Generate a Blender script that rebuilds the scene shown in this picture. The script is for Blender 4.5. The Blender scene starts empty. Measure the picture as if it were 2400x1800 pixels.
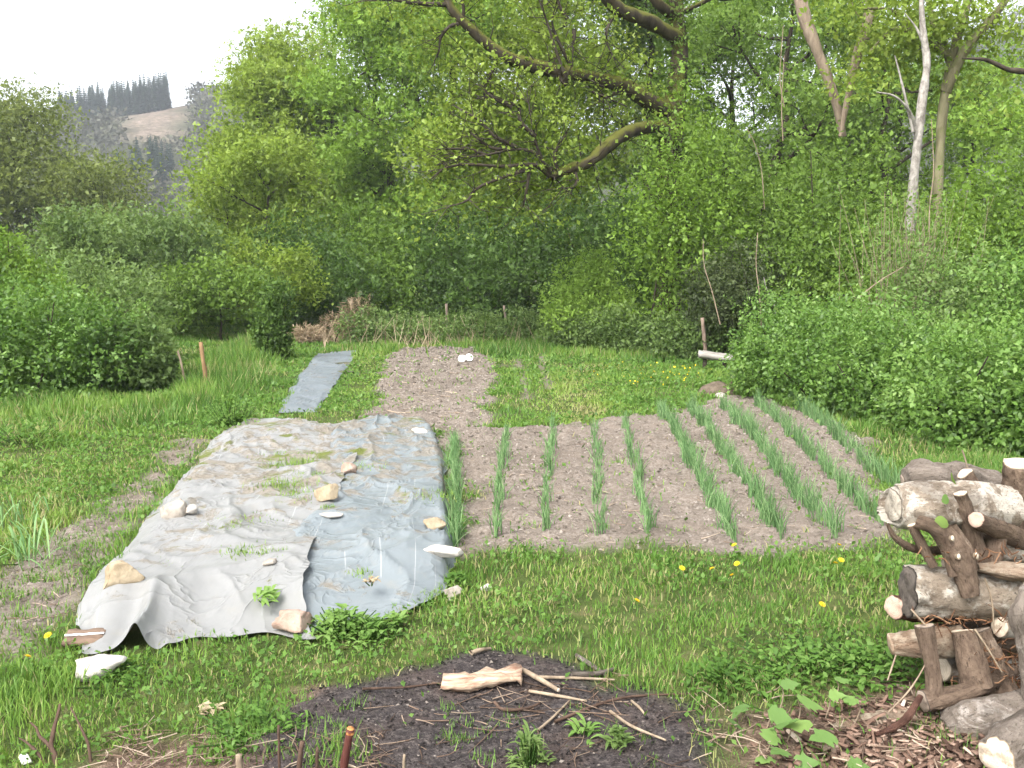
import bpy, math, random
import numpy as np
from mathutils import Vector

# ------------------------------------------------------------------ camera, sky, sun, exposure
SC = bpy.context.scene
COL = SC.collection
F_PX, CX, CY, HOR, CAM_H = 2165.0, 1200.0, 900.0, 640.0, 2.0
TH = math.atan((CY - HOR) / F_PX)
cam_d = bpy.data.cameras.new('camera')
cam_d.sensor_fit = 'HORIZONTAL'; cam_d.sensor_width = 36.0
cam_d.lens = 36.0 * F_PX / 2400.0
cam_d.clip_start = 0.05; cam_d.clip_end = 4000
cam = bpy.data.objects.new('camera', cam_d); COL.objects.link(cam)
cam.location = (0, 0, CAM_H); cam.rotation_euler = (math.pi / 2 - TH, 0, 0)
SC.camera = cam

SUN_EL, SUN_AZ = math.radians(52), math.radians(-145)     # azimuth from +Y (view direction), negative = to the left
world = bpy.data.worlds.new('World'); SC.world = world; world.use_nodes = True
wn, wl = world.node_tree.nodes, world.node_tree.links
wn.clear()
sky = wn.new('ShaderNodeTexSky'); sky.sky_type = 'NISHITA'; sky.sun_disc = False
sky.sun_elevation = SUN_EL; sky.sun_rotation = SUN_AZ
sky.air_density = 1.0; sky.dust_density = 4.0; sky.ozone_density = 1.0
hs = wn.new('ShaderNodeHueSaturation'); hs.inputs['Saturation'].default_value = 0.22
bg = wn.new('ShaderNodeBackground'); bg.inputs['Strength'].default_value = 0.15
wo = wn.new('ShaderNodeOutputWorld')
wl.new(sky.outputs[0], hs.inputs['Color']); wl.new(hs.outputs[0], bg.inputs['Color']); wl.new(bg.outputs[0], wo.inputs[0])

sun_d = bpy.data.lights.new('sun', 'SUN'); sun_d.energy = 1.3; sun_d.angle = math.radians(35); sun_d.color = (1.0, 0.96, 0.9)
sun = bpy.data.objects.new('sun', sun_d); COL.objects.link(sun)
sdir = Vector((math.sin(SUN_AZ) * math.cos(SUN_EL), math.cos(SUN_AZ) * math.cos(SUN_EL), math.sin(SUN_EL)))
sun.rotation_euler = sdir.to_track_quat('Z', 'Y').to_euler()
sun.location = (0, 0, 60)

SC.view_settings.view_transform = 'Standard'; SC.view_settings.look = 'None'
SC.view_settings.exposure = 1.7; SC.view_settings.gamma = 1.0
SC.view_settings.use_curve_mapping = False
SC.render.engine = 'CYCLES'
cy = SC.cycles
cy.use_adaptive_sampling = True; cy.adaptive_threshold = 0.03
cy.max_bounces = 6; cy.diffuse_bounces = 4; cy.glossy_bounces = 2; cy.transmission_bounces = 4; cy.transparent_max_bounces = 24; cy.volume_bounces = 1
cy.caustics_reflective = False; cy.caustics_refractive = False

# ------------------------------------------------------------------ helpers
rng = np.random.default_rng(11)
random.seed(5)
CT, ST = math.cos(TH), math.sin(TH)

def ray(px, py):
    u, v = (px - CX) / F_PX, (CY - py) / F_PX
    return np.array([u, CT + v * ST, v * CT - ST])
def G(px, py, z=0.0):                       # ground point that a picture position stands on
    d = ray(px, py); t = (z - CAM_H) / d[2]
    return np.array([d[0] * t, d[1] * t, z])
def at(px, py, Y):                          # the point at depth Y
    d = ray(px, py); t = Y / d[1]
    return np.array([d[0] * t, Y, CAM_H + d[2] * t])
def Gs(l, z=0.0): return np.array([G(a, b, z) for a, b in l])

def _h(ix, iy, iz, s):
    n = (ix * 374761393 + iy * 668265263 + iz * 2147483647 + s * 974634777) & 0xffffffff
    n = ((n ^ (n >> 13)) * 1274126177) & 0xffffffff
    n = ((n ^ (n >> 15)) * 2246822519) & 0xffffffff
    return ((n ^ (n >> 16)) & 0xffff) / 65535.0
def noise(p, s=0):
    p = np.asarray(p, dtype=np.float64)
    if p.shape[1] == 2: p = np.c_[p, np.zeros(len(p))]
    i = np.floor(p).astype(np.int64); f = p - i; u = f * f * (3 - 2 * f)
    r = 0
    for dx in (0, 1):
        wx = u[:, 0] if dx else 1 - u[:, 0]
        for dy in (0, 1):
            wy = u[:, 1] if dy else 1 - u[:, 1]
            for dz in (0, 1):
                wz = u[:, 2] if dz else 1 - u[:, 2]
                r = r + wx * wy * wz * _h(i[:, 0] + dx, i[:, 1] + dy, i[:, 2] + dz, s)
    return r
def fbm(p, o=4, s=0):
    p = np.asarray(p, dtype=np.float64); r, a, t = 0, 0.5, 0
    for k in range(o):
        r = r + a * noise(p * 2 ** k + 17.3 * k, s + k); t += a; a *= .5
    return r / t
def norm(v): return v / (np.linalg.norm(v, axis=-1, keepdims=True) + 1e-9)
def sstep(a, b, x):
    t = np.clip((x - a) / (b - a), 0, 1); return t * t * (3 - 2 * t)
def rvec(n):
    return norm(rng.normal(size=(n, 3)))
def sdf(P, poly):                           # signed distance to a polygon, positive inside
    P = P[:, :2]; poly = np.asarray(poly)[:, :2]
    d = np.full(len(P), 1e9); ins = np.zeros(len(P), bool)
    for k in range(len(poly)):
        a, b = poly[k], poly[(k + 1) % len(poly)]
        e = b - a; w = P - a
        t = np.clip((w @ e) / (e @ e + 1e-12), 0, 1)
        d = np.minimum(d, np.linalg.norm(w - t[:, None] * e, axis=1))
        c = (a[1] > P[:, 1]) != (b[1] > P[:, 1])
        xi = a[0] + (P[:, 1] - a[1]) / (b[1] - a[1] + 1e-12) * e[0]
        ins ^= c & (P[:, 0] < xi)
    return np.where(ins, d, -d)

def mesh(name, V, quads=None, tris=None, attrs=None, smooth=False, mats=(), mat_idx=None):
    me = bpy.data.meshes.new(name)
    V = np.ascontiguousarray(V, dtype=np.float32)
    q = np.zeros((0, 4), np.int32) if quads is None else np.asarray(quads, np.int32)
    t = np.zeros((0, 3), np.int32) if tris is None else np.asarray(tris, np.int32)
    me.vertices.add(len(V)); me.vertices.foreach_set('co', V.ravel())
    nl = q.size + t.size
    me.loops.add(nl); me.loops.foreach_set('vertex_index', np.concatenate([q.ravel(), t.ravel()]).astype(np.int32))
    npoly = len(q) + len(t); me.polygons.add(npoly)
    ls = np.concatenate([np.arange(len(q)) * 4, q.size + np.arange(len(t)) * 3]).astype(np.int32)
    me.polygons.foreach_set('loop_start', ls)
    if mat_idx is not None: me.polygons.foreach_set('material_index', np.asarray(mat_idx, np.int32))
    if smooth: me.polygons.foreach_set('use_smooth', np.ones(npoly, bool))
    for m in mats: me.materials.append(m)
    for k, v in (attrs or {}).items():
        a = me.attributes.new(k, 'FLOAT', 'POINT'); a.data.foreach_set('value', np.ascontiguousarray(v, np.float32))
    me.update(calc_edges=True)
    return me
def link(name, me, parent=None, loc=None, rot=None, scale=None):
    o = bpy.data.objects.new(name, me); COL.objects.link(o)
    if parent is not None: o.parent = parent
    if loc is not None: o.location = loc
    if rot is not None: o.rotation_euler = rot
    if scale is not None: o.scale = scale
    return o
def tag(o, label=None, cat=None, group=None, kind=None):
    if label: o['label'] = label
    if cat: o['category'] = cat
    if group: o['group'] = group
    if kind: o['kind'] = kind
    return o
def thing(name, label, cat, loc=(0, 0, 0), group=None):
    o = bpy.data.objects.new(name, None); COL.objects.link(o); o.location = loc; o.empty_display_size = .1
    return tag(o, label, cat, group)

class Acc:                                  # collects geometry for ONE mesh
    def __init__(s): s.V, s.Q, s.T, s.A, s.n = [], [], [], [], 0
    def add(s, V, Q=None, T=None, a=0.0):
        s.V.append(V)
        if Q is not None and len(Q): s.Q.append(np.asarray(Q) + s.n)
        if T is not None and len(T): s.T.append(np.asarray(T) + s.n)
        s.A.append(np.broadcast_to(np.asarray(a, float), (len(V),))); s.n += len(V)
    def build(s, name, mats, smooth=False, attr='tint'):
        return mesh(name, np.concatenate(s.V), np.concatenate(s.Q) if s.Q else None, np.concatenate(s.T) if s.T else None,
                    {attr: np.concatenate(s.A)}, smooth, mats)

def tube(pts, rad, sides=6, cap=False):
    pts = np.asarray(pts, float); n = len(pts); rad = np.broadcast_to(np.asarray(rad, float), (n,))
    tg = norm(np.gradient(pts, axis=0))
    ref = np.array([0, 0, 1.0]) if abs(tg[:, 2]).mean() < .8 else np.array([1.0, 0, 0])
    s = norm(np.cross(tg, ref)); t = np.cross(tg, s)
    a = np.arange(sides) * 2 * np.pi / sides
    V = pts[:, None] + rad[:, None, None] * (np.cos(a)[None, :, None] * s[:, None] + np.sin(a)[None, :, None] * t[:, None])
    V = V.reshape(-1, 3)
    i = np.arange(n - 1)[:, None] * sides; j = np.arange(sides)[None]; j2 = (j + 1) % sides
    Q = np.stack([i + j, i + j2, i + sides + j2, i + sides + j], -1).reshape(-1, 4)
    return V, Q
def smooth_path(p, n):
    p = np.asarray(p, float)
    if len(p) < 3:
        t = np.linspace(0, 1, n)[:, None]; return p[0] * (1 - t) + p[-1] * t
    q = np.vstack([2 * p[0] - p[1], p, 2 * p[-1] - p[-2]])
    out = []
    for u in np.linspace(0, len(p) - 1 - 1e-6, n):
        k = int(u); f = u - k; a, b, c, d = q[k], q[k + 1], q[k + 2], q[k + 3]
        out.append(.5 * (2 * b + (c - a) * f + (2 * a - 5 * b + 4 * c - d) * f * f + (3 * b - a - 3 * c + d) * f ** 3))
    return np.array(out)

def leaf_quads(C, L, W, out=None, up=.5, droop=.25):
    """leaf-shaped quads: a stalk end, two shoulders and a tip"""
    n = len(C)
    d = rvec(n)
    if out is not None: d = norm(d + out * .8)
    d[:, 2] -= droop; d = norm(d)
    nn = rvec(n); nn[:, 2] += up; nn = norm(nn - (nn * d).sum(1)[:, None] * d)
    s = np.cross(d, nn)
    L = np.broadcast_to(L, (n,))[:, None]; W = np.broadcast_to(W, (n,))[:, None]
    V = np.stack([C, C + d * L * .45 + s * W * .5 + nn * W * .12, C + d * L, C + d * L * .45 - s * W * .5 + nn * W * .12], 1).reshape(-1, 3)
    return V, np.arange(n * 4).reshape(-1, 4)

# ------------------------------------------------------------------ materials
MATS = {}
def mk(name):
    m = bpy.data.materials.new(name); m.use_nodes = True; nt = m.node_tree; nt.nodes.clear()
    out = nt.nodes.new('ShaderNodeOutputMaterial'); MATS[name] = m
    return m, nt, out
def N(nt, t, **kw):
    n = nt.nodes.new(t)
    for k, v in kw.items(): setattr(n, k, v)
    return n
def ramp(nt, fac, stops, interp='LINEAR'):
    r = N(nt, 'ShaderNodeValToRGB'); r.color_ramp.interpolation = interp
    e = r.color_ramp.elements
    while len(e) > 1: e.remove(e[-1])
    e[0].position = stops[0][0]; e[0].color = (*stops[0][1], 1)
    for p, c in stops[1:]:
        x = e.new(p); x.color = (*c, 1)
    if fac is not None: nt.links.new(fac, r.inputs[0])
    return r.outputs[0]
def attr(nt, nm):
    a = N(nt, 'ShaderNodeAttribute'); a.attribute_name = nm; return a.outputs['Fac']
def nz(nt, scale, detail=4, rough=.55, vec=None, dist=0.0):
    n = N(nt, 'ShaderNodeTexNoise'); n.inputs['Scale'].default_value = scale; n.inputs['Detail'].default_value = detail
    n.inputs['Roughness'].default_value = rough; n.inputs['Distortion'].default_value = dist
    if vec is None:
        tc = N(nt, 'ShaderNodeNewGeometry'); vec = tc.outputs['Position']
    nt.links.new(vec, n.inputs['Vector'])
    return n.outputs['Fac']
def mixc(nt, f, a, b, mode='MIX'):
    m = N(nt, 'ShaderNodeMix', data_type='RGBA', blend_type=mode)
    for s, v in ((m.inputs[0], f), (m.inputs[6], a), (m.inputs[7], b)):
        if hasattr(v, 'links'): nt.links.new(v, s)
        elif isinstance(v, (int, float)): s.default_value = v
        else: s.default_value = (*v, 1)
    return m.outputs[2]
def mth(nt, op, a, b=None, c=None):
    m = N(nt, 'ShaderNodeMath', operation=op)
    for s, v in zip(m.inputs, (a, b, c)):
        if v is None: continue
        if hasattr(v, 'links'): nt.links.new(v, s)
        else: s.default_value = v
    return m.outputs[0]
def sst(nt, x, a, b):
    m = N(nt, 'ShaderNodeMapRange', interpolation_type='SMOOTHSTEP')
    nt.links.new(x, m.inputs[0]); m.inputs[1].default_value = a; m.inputs[2].default_value = b
    return m.outputs[0]
def bump(nt, h, strength, dist):
    b = N(nt, 'ShaderNodeBump'); b.inputs['Strength'].default_value = strength; b.inputs['Distance'].default_value = dist
    nt.links.new(h, b.inputs['Height']); return b.outputs[0]
def surf(nt, out, col, rough=.8, nrm=None, spec=.3):
    p = N(nt, 'ShaderNodeBsdfPrincipled')
    if hasattr(col, 'links'): nt.links.new(col, p.inputs['Base Color'])
    else: p.inputs['Base Color'].default_value = (*col, 1)
    if hasattr(rough, 'links'): nt.links.new(rough, p.inputs['Roughness'])
    else: p.inputs['Roughness'].default_value = rough
    p.inputs['Specular IOR Level'].default_value = spec
    if nrm is not None: nt.links.new(nrm, p.inputs['Normal'])
    nt.links.new(p.outputs[0], out.inputs[0]); return p

def leaf_mat(name, stops, trans=.48, gloss=.015, patch=.6, pscale=.35, gain=1.65, cut=0.0, thr=.48, hue=(.96, 1.03, 1.05), soft=.6):
    m, nt, out = mk(name)
    t = attr(nt, 'tint')
    k = nz(nt, pscale, 3)
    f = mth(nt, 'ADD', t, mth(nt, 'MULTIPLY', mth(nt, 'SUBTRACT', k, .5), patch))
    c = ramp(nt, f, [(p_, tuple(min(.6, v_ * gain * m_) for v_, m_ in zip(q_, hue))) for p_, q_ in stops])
    d = N(nt, 'ShaderNodeBsdfDiffuse'); tr = N(nt, 'ShaderNodeBsdfTranslucent'); g = N(nt, 'ShaderNodeBsdfGlossy'); g.inputs['Roughness'].default_value = .45
    nt.links.new(c, d.inputs[0])
    tc = mixc(nt, 1.0, c, (1.0, 1.0, .6), 'MULTIPLY'); nt.links.new(tc, tr.inputs[0])
    if soft:
        g0 = N(nt, 'ShaderNodeNewGeometry'); mx = N(nt, 'ShaderNodeMix', data_type='VECTOR'); mx.inputs[0].default_value = soft; nt.links.new(g0.outputs['Normal'], mx.inputs[4]); mx.inputs[5].default_value = (0, 0, 1)
        nv_ = N(nt, 'ShaderNodeVectorMath', operation='NORMALIZE'); nt.links.new(mx.outputs[1], nv_.inputs[0]); nt.links.new(nv_.outputs[0], d.inputs['Normal'])
    a = N(nt, 'ShaderNodeMixShader'); a.inputs[0].default_value = trans
    nt.links.new(d.outputs[0], a.inputs[1]); nt.links.new(tr.outputs[0], a.inputs[2])
    b = N(nt, 'ShaderNodeMixShader'); b.inputs[0].default_value = gloss
    nt.links.new(a.outputs[0], b.inputs[1]); nt.links.new(g.outputs[0], b.inputs[2])
    res = b.outputs[0]
    if cut:
        h_ = mth(nt, 'GREATER_THAN', nz(nt, cut, 0, .5), thr); tp = N(nt, 'ShaderNodeBsdfTransparent'); e_ = N(nt, 'ShaderNodeMixShader')
        nt.links.new(h_, e_.inputs[0]); nt.links.new(tp.outputs[0], e_.inputs[1]); nt.links.new(res, e_.inputs[2]); res = e_.outputs[0]
    nt.links.new(res, out.inputs[0])
    return m

def bark_mat(name, c1, c2, scale=6, moss=0.0, mosscol=(.07, .09, .02), stretch=(1, 1, .25), bstr=.6, bd=.02, spots=None):
    m, nt, out = mk(name)
    tc = N(nt, 'ShaderNodeTexCoord'); mp = N(nt, 'ShaderNodeMapping'); mp.inputs['Scale'].default_value = stretch
    nt.links.new(tc.outputs['Object'], mp.inputs[0])
    f = nz(nt, scale, 6, .65, mp.outputs[0], .4)
    c = ramp(nt, f, [(.3, c1), (.62, c2)])
    if spots:
        k = sst(nt, nz(nt, scale * 1.2, 4, .6), .52, .66); c = mixc(nt, k, c, spots)
    if moss:
        g = N(nt, 'ShaderNodeNewGeometry'); sp = N(nt, 'ShaderNodeSeparateXYZ'); nt.links.new(g.outputs['Normal'], sp.inputs[0])
        mm = mth(nt, 'ADD', sp.outputs[2], mth(nt, 'MULTIPLY', mth(nt, 'SUBTRACT', nz(nt, scale * .6, 4), .5), 2.2))
        c = mixc(nt, mth(nt, 'MULTIPLY', sst(nt, mm, -.1, .5), moss), c, mosscol)
    surf(nt, out, c, .9, bump(nt, f, bstr, bd), .2)
    return m

YG = leaf_mat('leaf_spring', [(0.0, (.06, .092, .012)), (.45, (.125, .172, .022)), (1, (.21, .255, .05))], cut=11)
BG = leaf_mat('leaf_bright', [(0.0, (.048, .085, .012)), (.5, (.105, .168, .022)), (1, (.18, .26, .045))], cut=11)
OL = leaf_mat('leaf_olive', [(0.0, (.05, .064, .018)), (.5, (.10, .12, .03)), (1, (.17, .19, .05))], cut=9)
MG = leaf_mat('leaf_mid', [(0.0, (.038, .066, .012)), (.5, (.082, .132, .021)), (1, (.15, .215, .043))], cut=11)
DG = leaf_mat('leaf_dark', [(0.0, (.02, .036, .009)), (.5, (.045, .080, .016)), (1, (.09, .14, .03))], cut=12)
BD = leaf_mat('leaf_blue_dark', [(0.0, (.03, .05, .023)), (.5, (.06, .092, .045)), (1, (.11, .15, .08))], cut=16, gain=1.3, hue=(1.1, 1, .8))
GG = leaf_mat('leaf_grey_green', [(0.0, (.035, .06, .017)), (.5, (.08, .12, .032)), (1, (.15, .20, .065))], cut=15)
BR = leaf_mat('leaf_bramble', [(0.0, (.026, .055, .012)), (.45, (.07, .128, .023)), (.8, (.12, .195, .04)), (1, (.19, .26, .08))], gloss=.025, pscale=.7)
DRY = leaf_mat('leaf_dry', [(0.0, (.07, .05, .03)), (.5, (.16, .12, .075)), (1, (.28, .23, .15))], trans=.2, hue=(1, 1, 1))
WEED = leaf_mat('leaf_weed', [(0.0, (.035, .07, .014)), (.5, (.075, .14, .025)), (1, (.15, .22, .06))], pscale=1.2)
GRASS = leaf_mat('grass_blade', [(0.0, (.03, .068, .012)), (.35, (.065, .13, .022)), (.7, (.13, .20, .035)), (.88, (.17, .19, .06)), (1, (.21, .18, .09))], trans=.4, patch=.0, gain=1.75, hue=(1.0, 1.0, 1.1))
ONION = leaf_mat('leaf_onion', [(0.0, (.06, .10, .028)), (.5, (.11, .17, .05)), (1, (.21, .25, .09))], trans=.35, patch=.3, gain=1.8, hue=(.82, 1, 1.25))
FARWOOD = leaf_mat('leaf_far_wood', [(0.0, (.05, .045, .035)), (.5, (.10, .09, .065)), (1, (.15, .15, .09))], trans=.15, gain=.8, cut=1.2)
CONI = leaf_mat('needle', [(0.0, (.008, .018, .011)), (.5, (.016, .032, .02)), (1, (.035, .055, .03))], trans=.05, gain=1.0)

BARK = bark_mat('bark_dark', (.022, .018, .013), (.065, .052, .038))
BARKM = bark_mat('bark_mossy', (.022, .018, .012), (.07, .056, .036), 5, .9, (.10, .105, .02))
BARKT = bark_mat('bark_tan', (.15, .11, .08), (.32, .25, .19), 7)
BARKW = bark_mat('bark_white', (.09, .075, .062), (.36, .335, .30), 9, stretch=(1, 1, .6))
TWIG = bark_mat('twig_pale', (.14, .10, .07), (.34, .27, .19), 14)
TWIGD = bark_mat('twig_dark', (.035, .022, .016), (.11, .07, .05), 14)
POSTO = bark_mat('post_orange', (.15, .085, .042), (.30, .19, .10), 10)

# ------------------------------------------------------------------ ground sheet
SOIL1 = Gs([(1050, 1040), (1130, 1005), (1350, 1000), (1560, 965), (1700, 930), (1800, 925), (1900, 965), (2040, 1060), (2110, 1160), (2120, 1250), (2010, 1285), (1550, 1310), (1072, 1300), (1060, 1180)])
SOIL2 = Gs([(905, 835), (930, 818), (1010, 812), (1110, 818), (1170, 855), (1150, 930), (1135, 1000), (1110, 1080), (1040, 1060), (1000, 1000), (855, 985), (885, 930), (893, 880)])
SOIL3 = Gs([(-60, 1520), (20, 1330), (310, 1130), (430, 1030), (490, 1035), (430, 1110), (310, 1240), (230, 1340), (60, 1540)])
BURN = Gs([(600, 1690), (700, 1640), (850, 1580), (1000, 1545), (1130, 1520), (1340, 1540), (1440, 1590), (1640, 1640), (1730, 1680), (1760, 1820), (1700, 2100), (500, 2100), (560, 1760)])
CHIP = Gs([(1640, 1640), (1800, 1625), (2000, 1600), (2120, 1560), (2500, 1500), (2700, 2100), (1550, 2100), (1600, 1760)])
BROWN = Gs([(80, 1870), (260, 1755), (470, 1725), (610, 1655), (750, 1600), (860, 1640), (900, 2100), (0, 2100)])
RIDGE1 = Gs([(1205, 835), (1222, 835), (1250, 935), (1222, 940)])
RIDGE2 = Gs([(1258, 830), (1275, 830), (1300, 910), (1270, 915)])
PATH = Gs([(835, 840), (900, 830), (890, 930), (840, 1000), (760, 985), (800, 900)])
YELL = Gs([(1290, 870), (1400, 850), (1450, 960), (1350, 1000), (1280, 960)])
PITCHFIELD = G(1200, 1000)

def masks_exact(P):
    j = (fbm(P[:, :2] * 2.2, 4, 3) - .5) * .55
    s = np.maximum.reduce([sstep(-.12, .16, sdf(P, SOIL1) + j * 1.7 - .03), sstep(-.12, .12, sdf(P, SOIL2) + j * 1.2), sstep(-.1, .25, sdf(P, SOIL3) + j * .9 + .04),
                           .8 * sstep(-.05, .1, sdf(P, RIDGE1) + j * .5), .8 * sstep(-.05, .1, sdf(P, RIDGE2) + j * .5)])
    b = sstep(-.04, .16, sdf(P, BURN) + j * .6)
    c = np.maximum(sstep(-.1, .2, sdf(P, CHIP) + j * .9), sstep(-.05, .2, sdf(P, BROWN) + j * .7 + .07))
    return s, b, c
def gz(P):                                   # ground height
    P = np.asarray(P, float)
    q = P[:, :2]
    z = (fbm(q * .25, 3, 41) - .5) * .16 * sstep(4, 10, q[:, 1]) + (fbm(q * 1.3, 3, 42) - .5) * .06
    z = z + .9 * sstep(5.5, 12, q[:, 0] - .12 * (q[:, 1] - 10)) * sstep(7, 14, q[:, 1])
    return z
def gfull_exact(P, a, b, c):
    return gz(P) + a * ((fbm(P[:, :2] * 6, 4, 5) - .5) * .15 + .02) + b * ((fbm(P[:, :2] * 7, 4, 6) - .5) * .07 + .025) + c * (fbm(P[:, :2] * 9, 3, 7) - .5) * .06
LX0, LY0, LS, LNX, LNY = -24.0, 1.5, .08, 601, 480
_X, _Y = np.meshgrid(LX0 + LS * np.arange(LNX), LY0 + LS * np.arange(LNY)); _P = np.c_[_X.ravel(), _Y.ravel(), np.zeros(_X.size)]
_m = masks_exact(_P); LUT = np.stack([gfull_exact(_P, *_m), *_m], -1).reshape(LNY, LNX, 4)
def look(P):
    P = np.asarray(P, float); u = np.clip((P[:, 0] - LX0) / LS, 0, LNX - 1.001); v = np.clip((P[:, 1] - LY0) / LS, 0, LNY - 1.001)
    i, j = u.astype(int), v.astype(int); f, g = (u - i)[:, None], (v - j)[:, None]
    return (LUT[j, i] * (1 - f) + LUT[j, i + 1] * f) * (1 - g) + (LUT[j + 1, i] * (1 - f) + LUT[j + 1, i + 1] * f) * g
def masks(P): return look(P)[:, 1:].T
def gfull(P): return look(P)[:, 0]
def gp(px, py):                              # where a picture position stands on the real ground
    z = 0.0
    for _ in range(4):
        p = G(px, py, z); z = float(gfull(p[None])[0])
    return G(px, py, z)
def gz1(x, y): return float(gz(np.array([[x, y, 0]]))[0])

def axis_pts(a, b, fine, growth, far):
    l = [b]
    st = fine
    while l[-1] < far: st *= growth; l.append(l[-1] + st)
    return np.array(l[1:])
xs = np.arange(-6, 6.01, .06); xr = axis_pts(-6, 6, .06, 1.13, 900); xs = np.concatenate([-xr[::-1], xs, xr])
ys = np.arange(2.6, 14, .055); yr = axis_pts(0, 14, .045, 1.035, 900); ys = np.concatenate([[-40, -10, -2, 1, 2, 2.4], ys, yr])
X, Y = np.meshgrid(xs, ys); P = np.c_[X.ravel(), Y.ravel(), np.zeros(X.size)]
ms, mb, mc = masks_exact(P)
z = gz(P)
z += ms * ((fbm(P[:, :2] * 6, 4, 5) - .5) * .15 + .02) + mb * ((fbm(P[:, :2] * 7, 4, 6) - .5) * .07 + .025) + mc * (fbm(P[:, :2] * 9, 3, 7) - .5) * .06
P[:, 2] = z
nx, ny = len(xs), len(ys)
i = (np.arange(ny - 1)[:, None] * nx + np.arange(nx - 1)[None]).ravel()
m, nt, out = mk('ground')
fine = nz(nt, 28, 6, .7); mid = nz(nt, 5, 5, .6); big = nz(nt, .8, 4)
soil = ramp(nt, fine, [(.28, (.085, .068, .054)), (.5, (.195, .163, .135)), (.72, (.30, .262, .225))])
soil = mixc(nt, mth(nt, 'MULTIPLY', sst(nt, mid, .35, .65), .4), soil, (.14, .112, .09)); soil = mixc(nt, mth(nt, 'MULTIPLY', sst(nt, big, .5, .68), .45), soil, (.11, .088, .07))
turf = ramp(nt, mid, [(.3, (.035, .05, .014)), (.52, (.06, .085, .02)), (.75, (.14, .125, .06))])
burn = ramp(nt, nz(nt, 34, 6, .75), [(.30, (.014, .012, .012)), (.5, (.045, .038, .037)), (.66, (.11, .093, .085)), (.8, (.22, .19, .17))])
burn = mixc(nt, sst(nt, nz(nt, 2.2, 4), .46, .66), burn, mixc(nt, .5, burn, (.085, .06, .05)))
chip = ramp(nt, nz(nt, 22, 6, .7, None, .8), [(.3, (.03, .02, .015)), (.5, (.12, .08, .058)), (.7, (.30, .22, .17))])
c = mixc(nt, attr(nt, 'soil'), turf, soil); c = mixc(nt, attr(nt, 'chip'), c, chip); c = mixc(nt, attr(nt, 'burn'), c, burn)
hh = mth(nt, 'ADD', mth(nt, 'MULTIPLY', fine, .5), nz(nt, 70, 4, .6))
surf(nt, out, c, .95, bump(nt, hh, .8, .02), .15)
GROUND = m
link('ground', mesh('ground', P, np.c_[i, i + 1, i + nx + 1, i + nx], None, {'soil': ms, 'burn': mb, 'chip': mc}, True, [m]))['kind'] = 'structure'

# ------------------------------------------------------------------ far hill and its woods
HX = np.array([-700, -420, -270, -200, -130, 0, 110, 225, 400, 800]); HZ = np.array([20, 40, 55, 63, 76, 60, 64, 112, 108, 40])
def hill_z(x, y):
    c = np.interp(x, HX, HZ) + 5 * (fbm(np.c_[x, y] * .012, 3, 70) - .5)
    return c * sstep(150, 430, y) * (1 - .6 * sstep(440, 640, y)) - 1.2
hx = np.linspace(-700, 800, 150); hy = np.linspace(150, 640, 70)
X, Y = np.meshgrid(hx, hy); q = np.c_[X.ravel(), Y.ravel()]
zz = hill_z(q[:, 0], q[:, 1])
def to_px(x, y, z):
    dz = z - CAM_H; f = y * CT - dz * ST; v = y * ST + dz * CT
    return CX + F_PX * x / f, CY - F_PX * v / f
u, v = to_px(q[:, 0], q[:, 1], zz)
clear = sstep(260, 320, u) * (1 - sstep(400, 440, u + 40 * (fbm(q * .03, 3, 71) - .5))) * (1 - sstep(305, 345, v + 60 * (fbm(q * .04, 3, 72) - .5)))
i = (np.arange(69)[:, None] * 150 + np.arange(149)[None]).ravel()
m, nt, out = mk('hill')
w = ramp(nt, nz(nt, .12, 5, .7), [(.3, (.03, .034, .02)), (.6, (.06, .066, .036))])
k = ramp(nt, nz(nt, .5, 6, .75), [(.32, (.05, .042, .03)), (.5, (.14, .11, .085)), (.66, (.25, .20, .16))])
surf(nt, out, mixc(nt, attr(nt, 'clear'), w, k), .95, None, .1)
link('hill', mesh('hill', np.c_[q, zz], np.c_[i, i + 1, i + 151, i + 150], None, {'clear': clear}, True, [m]))['kind'] = 'structure'

def conifer_mesh(seed, h=18):
    r = np.random.default_rng(seed); A = Acc()
    V, Q = tube([(0, 0, -1), (0, 0, h)], [.28, .04], 5); A.add(V, Q, a=0.2)
    L = 16
    for k in range(L):
        zc = h * (.12 + .86 * k / L); rad = r.uniform(2.2, 2.8) * (1 - k / L) ** .7 + .3
        nb = 9
        az = r.uniform(0, 2 * np.pi) + np.arange(nb) * 2 * np.pi / nb + r.normal(0, .15, nb)
        rr = rad * r.uniform(.65, 1.15, nb)
        for a_, q_ in zip(az, rr):
            d = np.array([math.cos(a_), math.sin(a_), 0]); s = np.array([-d[1], d[0], 0])
            b = np.array([0, 0, zc + .5]); tip = d * q_ + (0, 0, zc - .35 * q_)
            V = np.array([b, (b + tip) / 2 + s * q_ * .42, tip, (b + tip) / 2 - s * q_ * .42])
            A.add(V, [[0, 1, 2, 3]], a=r.uniform(0, 1))
    return A.build('conifer', [CONI])
cm = [conifer_mesh(k) for k in range(4)]
rr = np.random.default_rng(3); cnt = 0
for k in range(2400):
    px = rr.uniform(165, 415); yy = rr.uniform(375, 470)
    x = (px - CX) / F_PX * yy; zb = float(hill_z(np.array([x]), np.array([yy]))[0])
    u, v = to_px(x, yy, zb)
    lim = np.interp(px, [165, 200, 290, 415], [300, 312, 318, 285])
    if v > lim or cnt >= 200: continue
    cnt += 1
    _o = link('conifer', cm[k % 4], None, (x, yy, zb - .5), (0, 0, rr.uniform(0, 6.3)), (.85, .85, rr.uniform(.62, .92)))
    tag(_o, 'dark conifer in the dense stand on the far ridge below the white sky', 'conifer', 'conifers of the far ridge plantation')
cnt = 0
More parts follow.
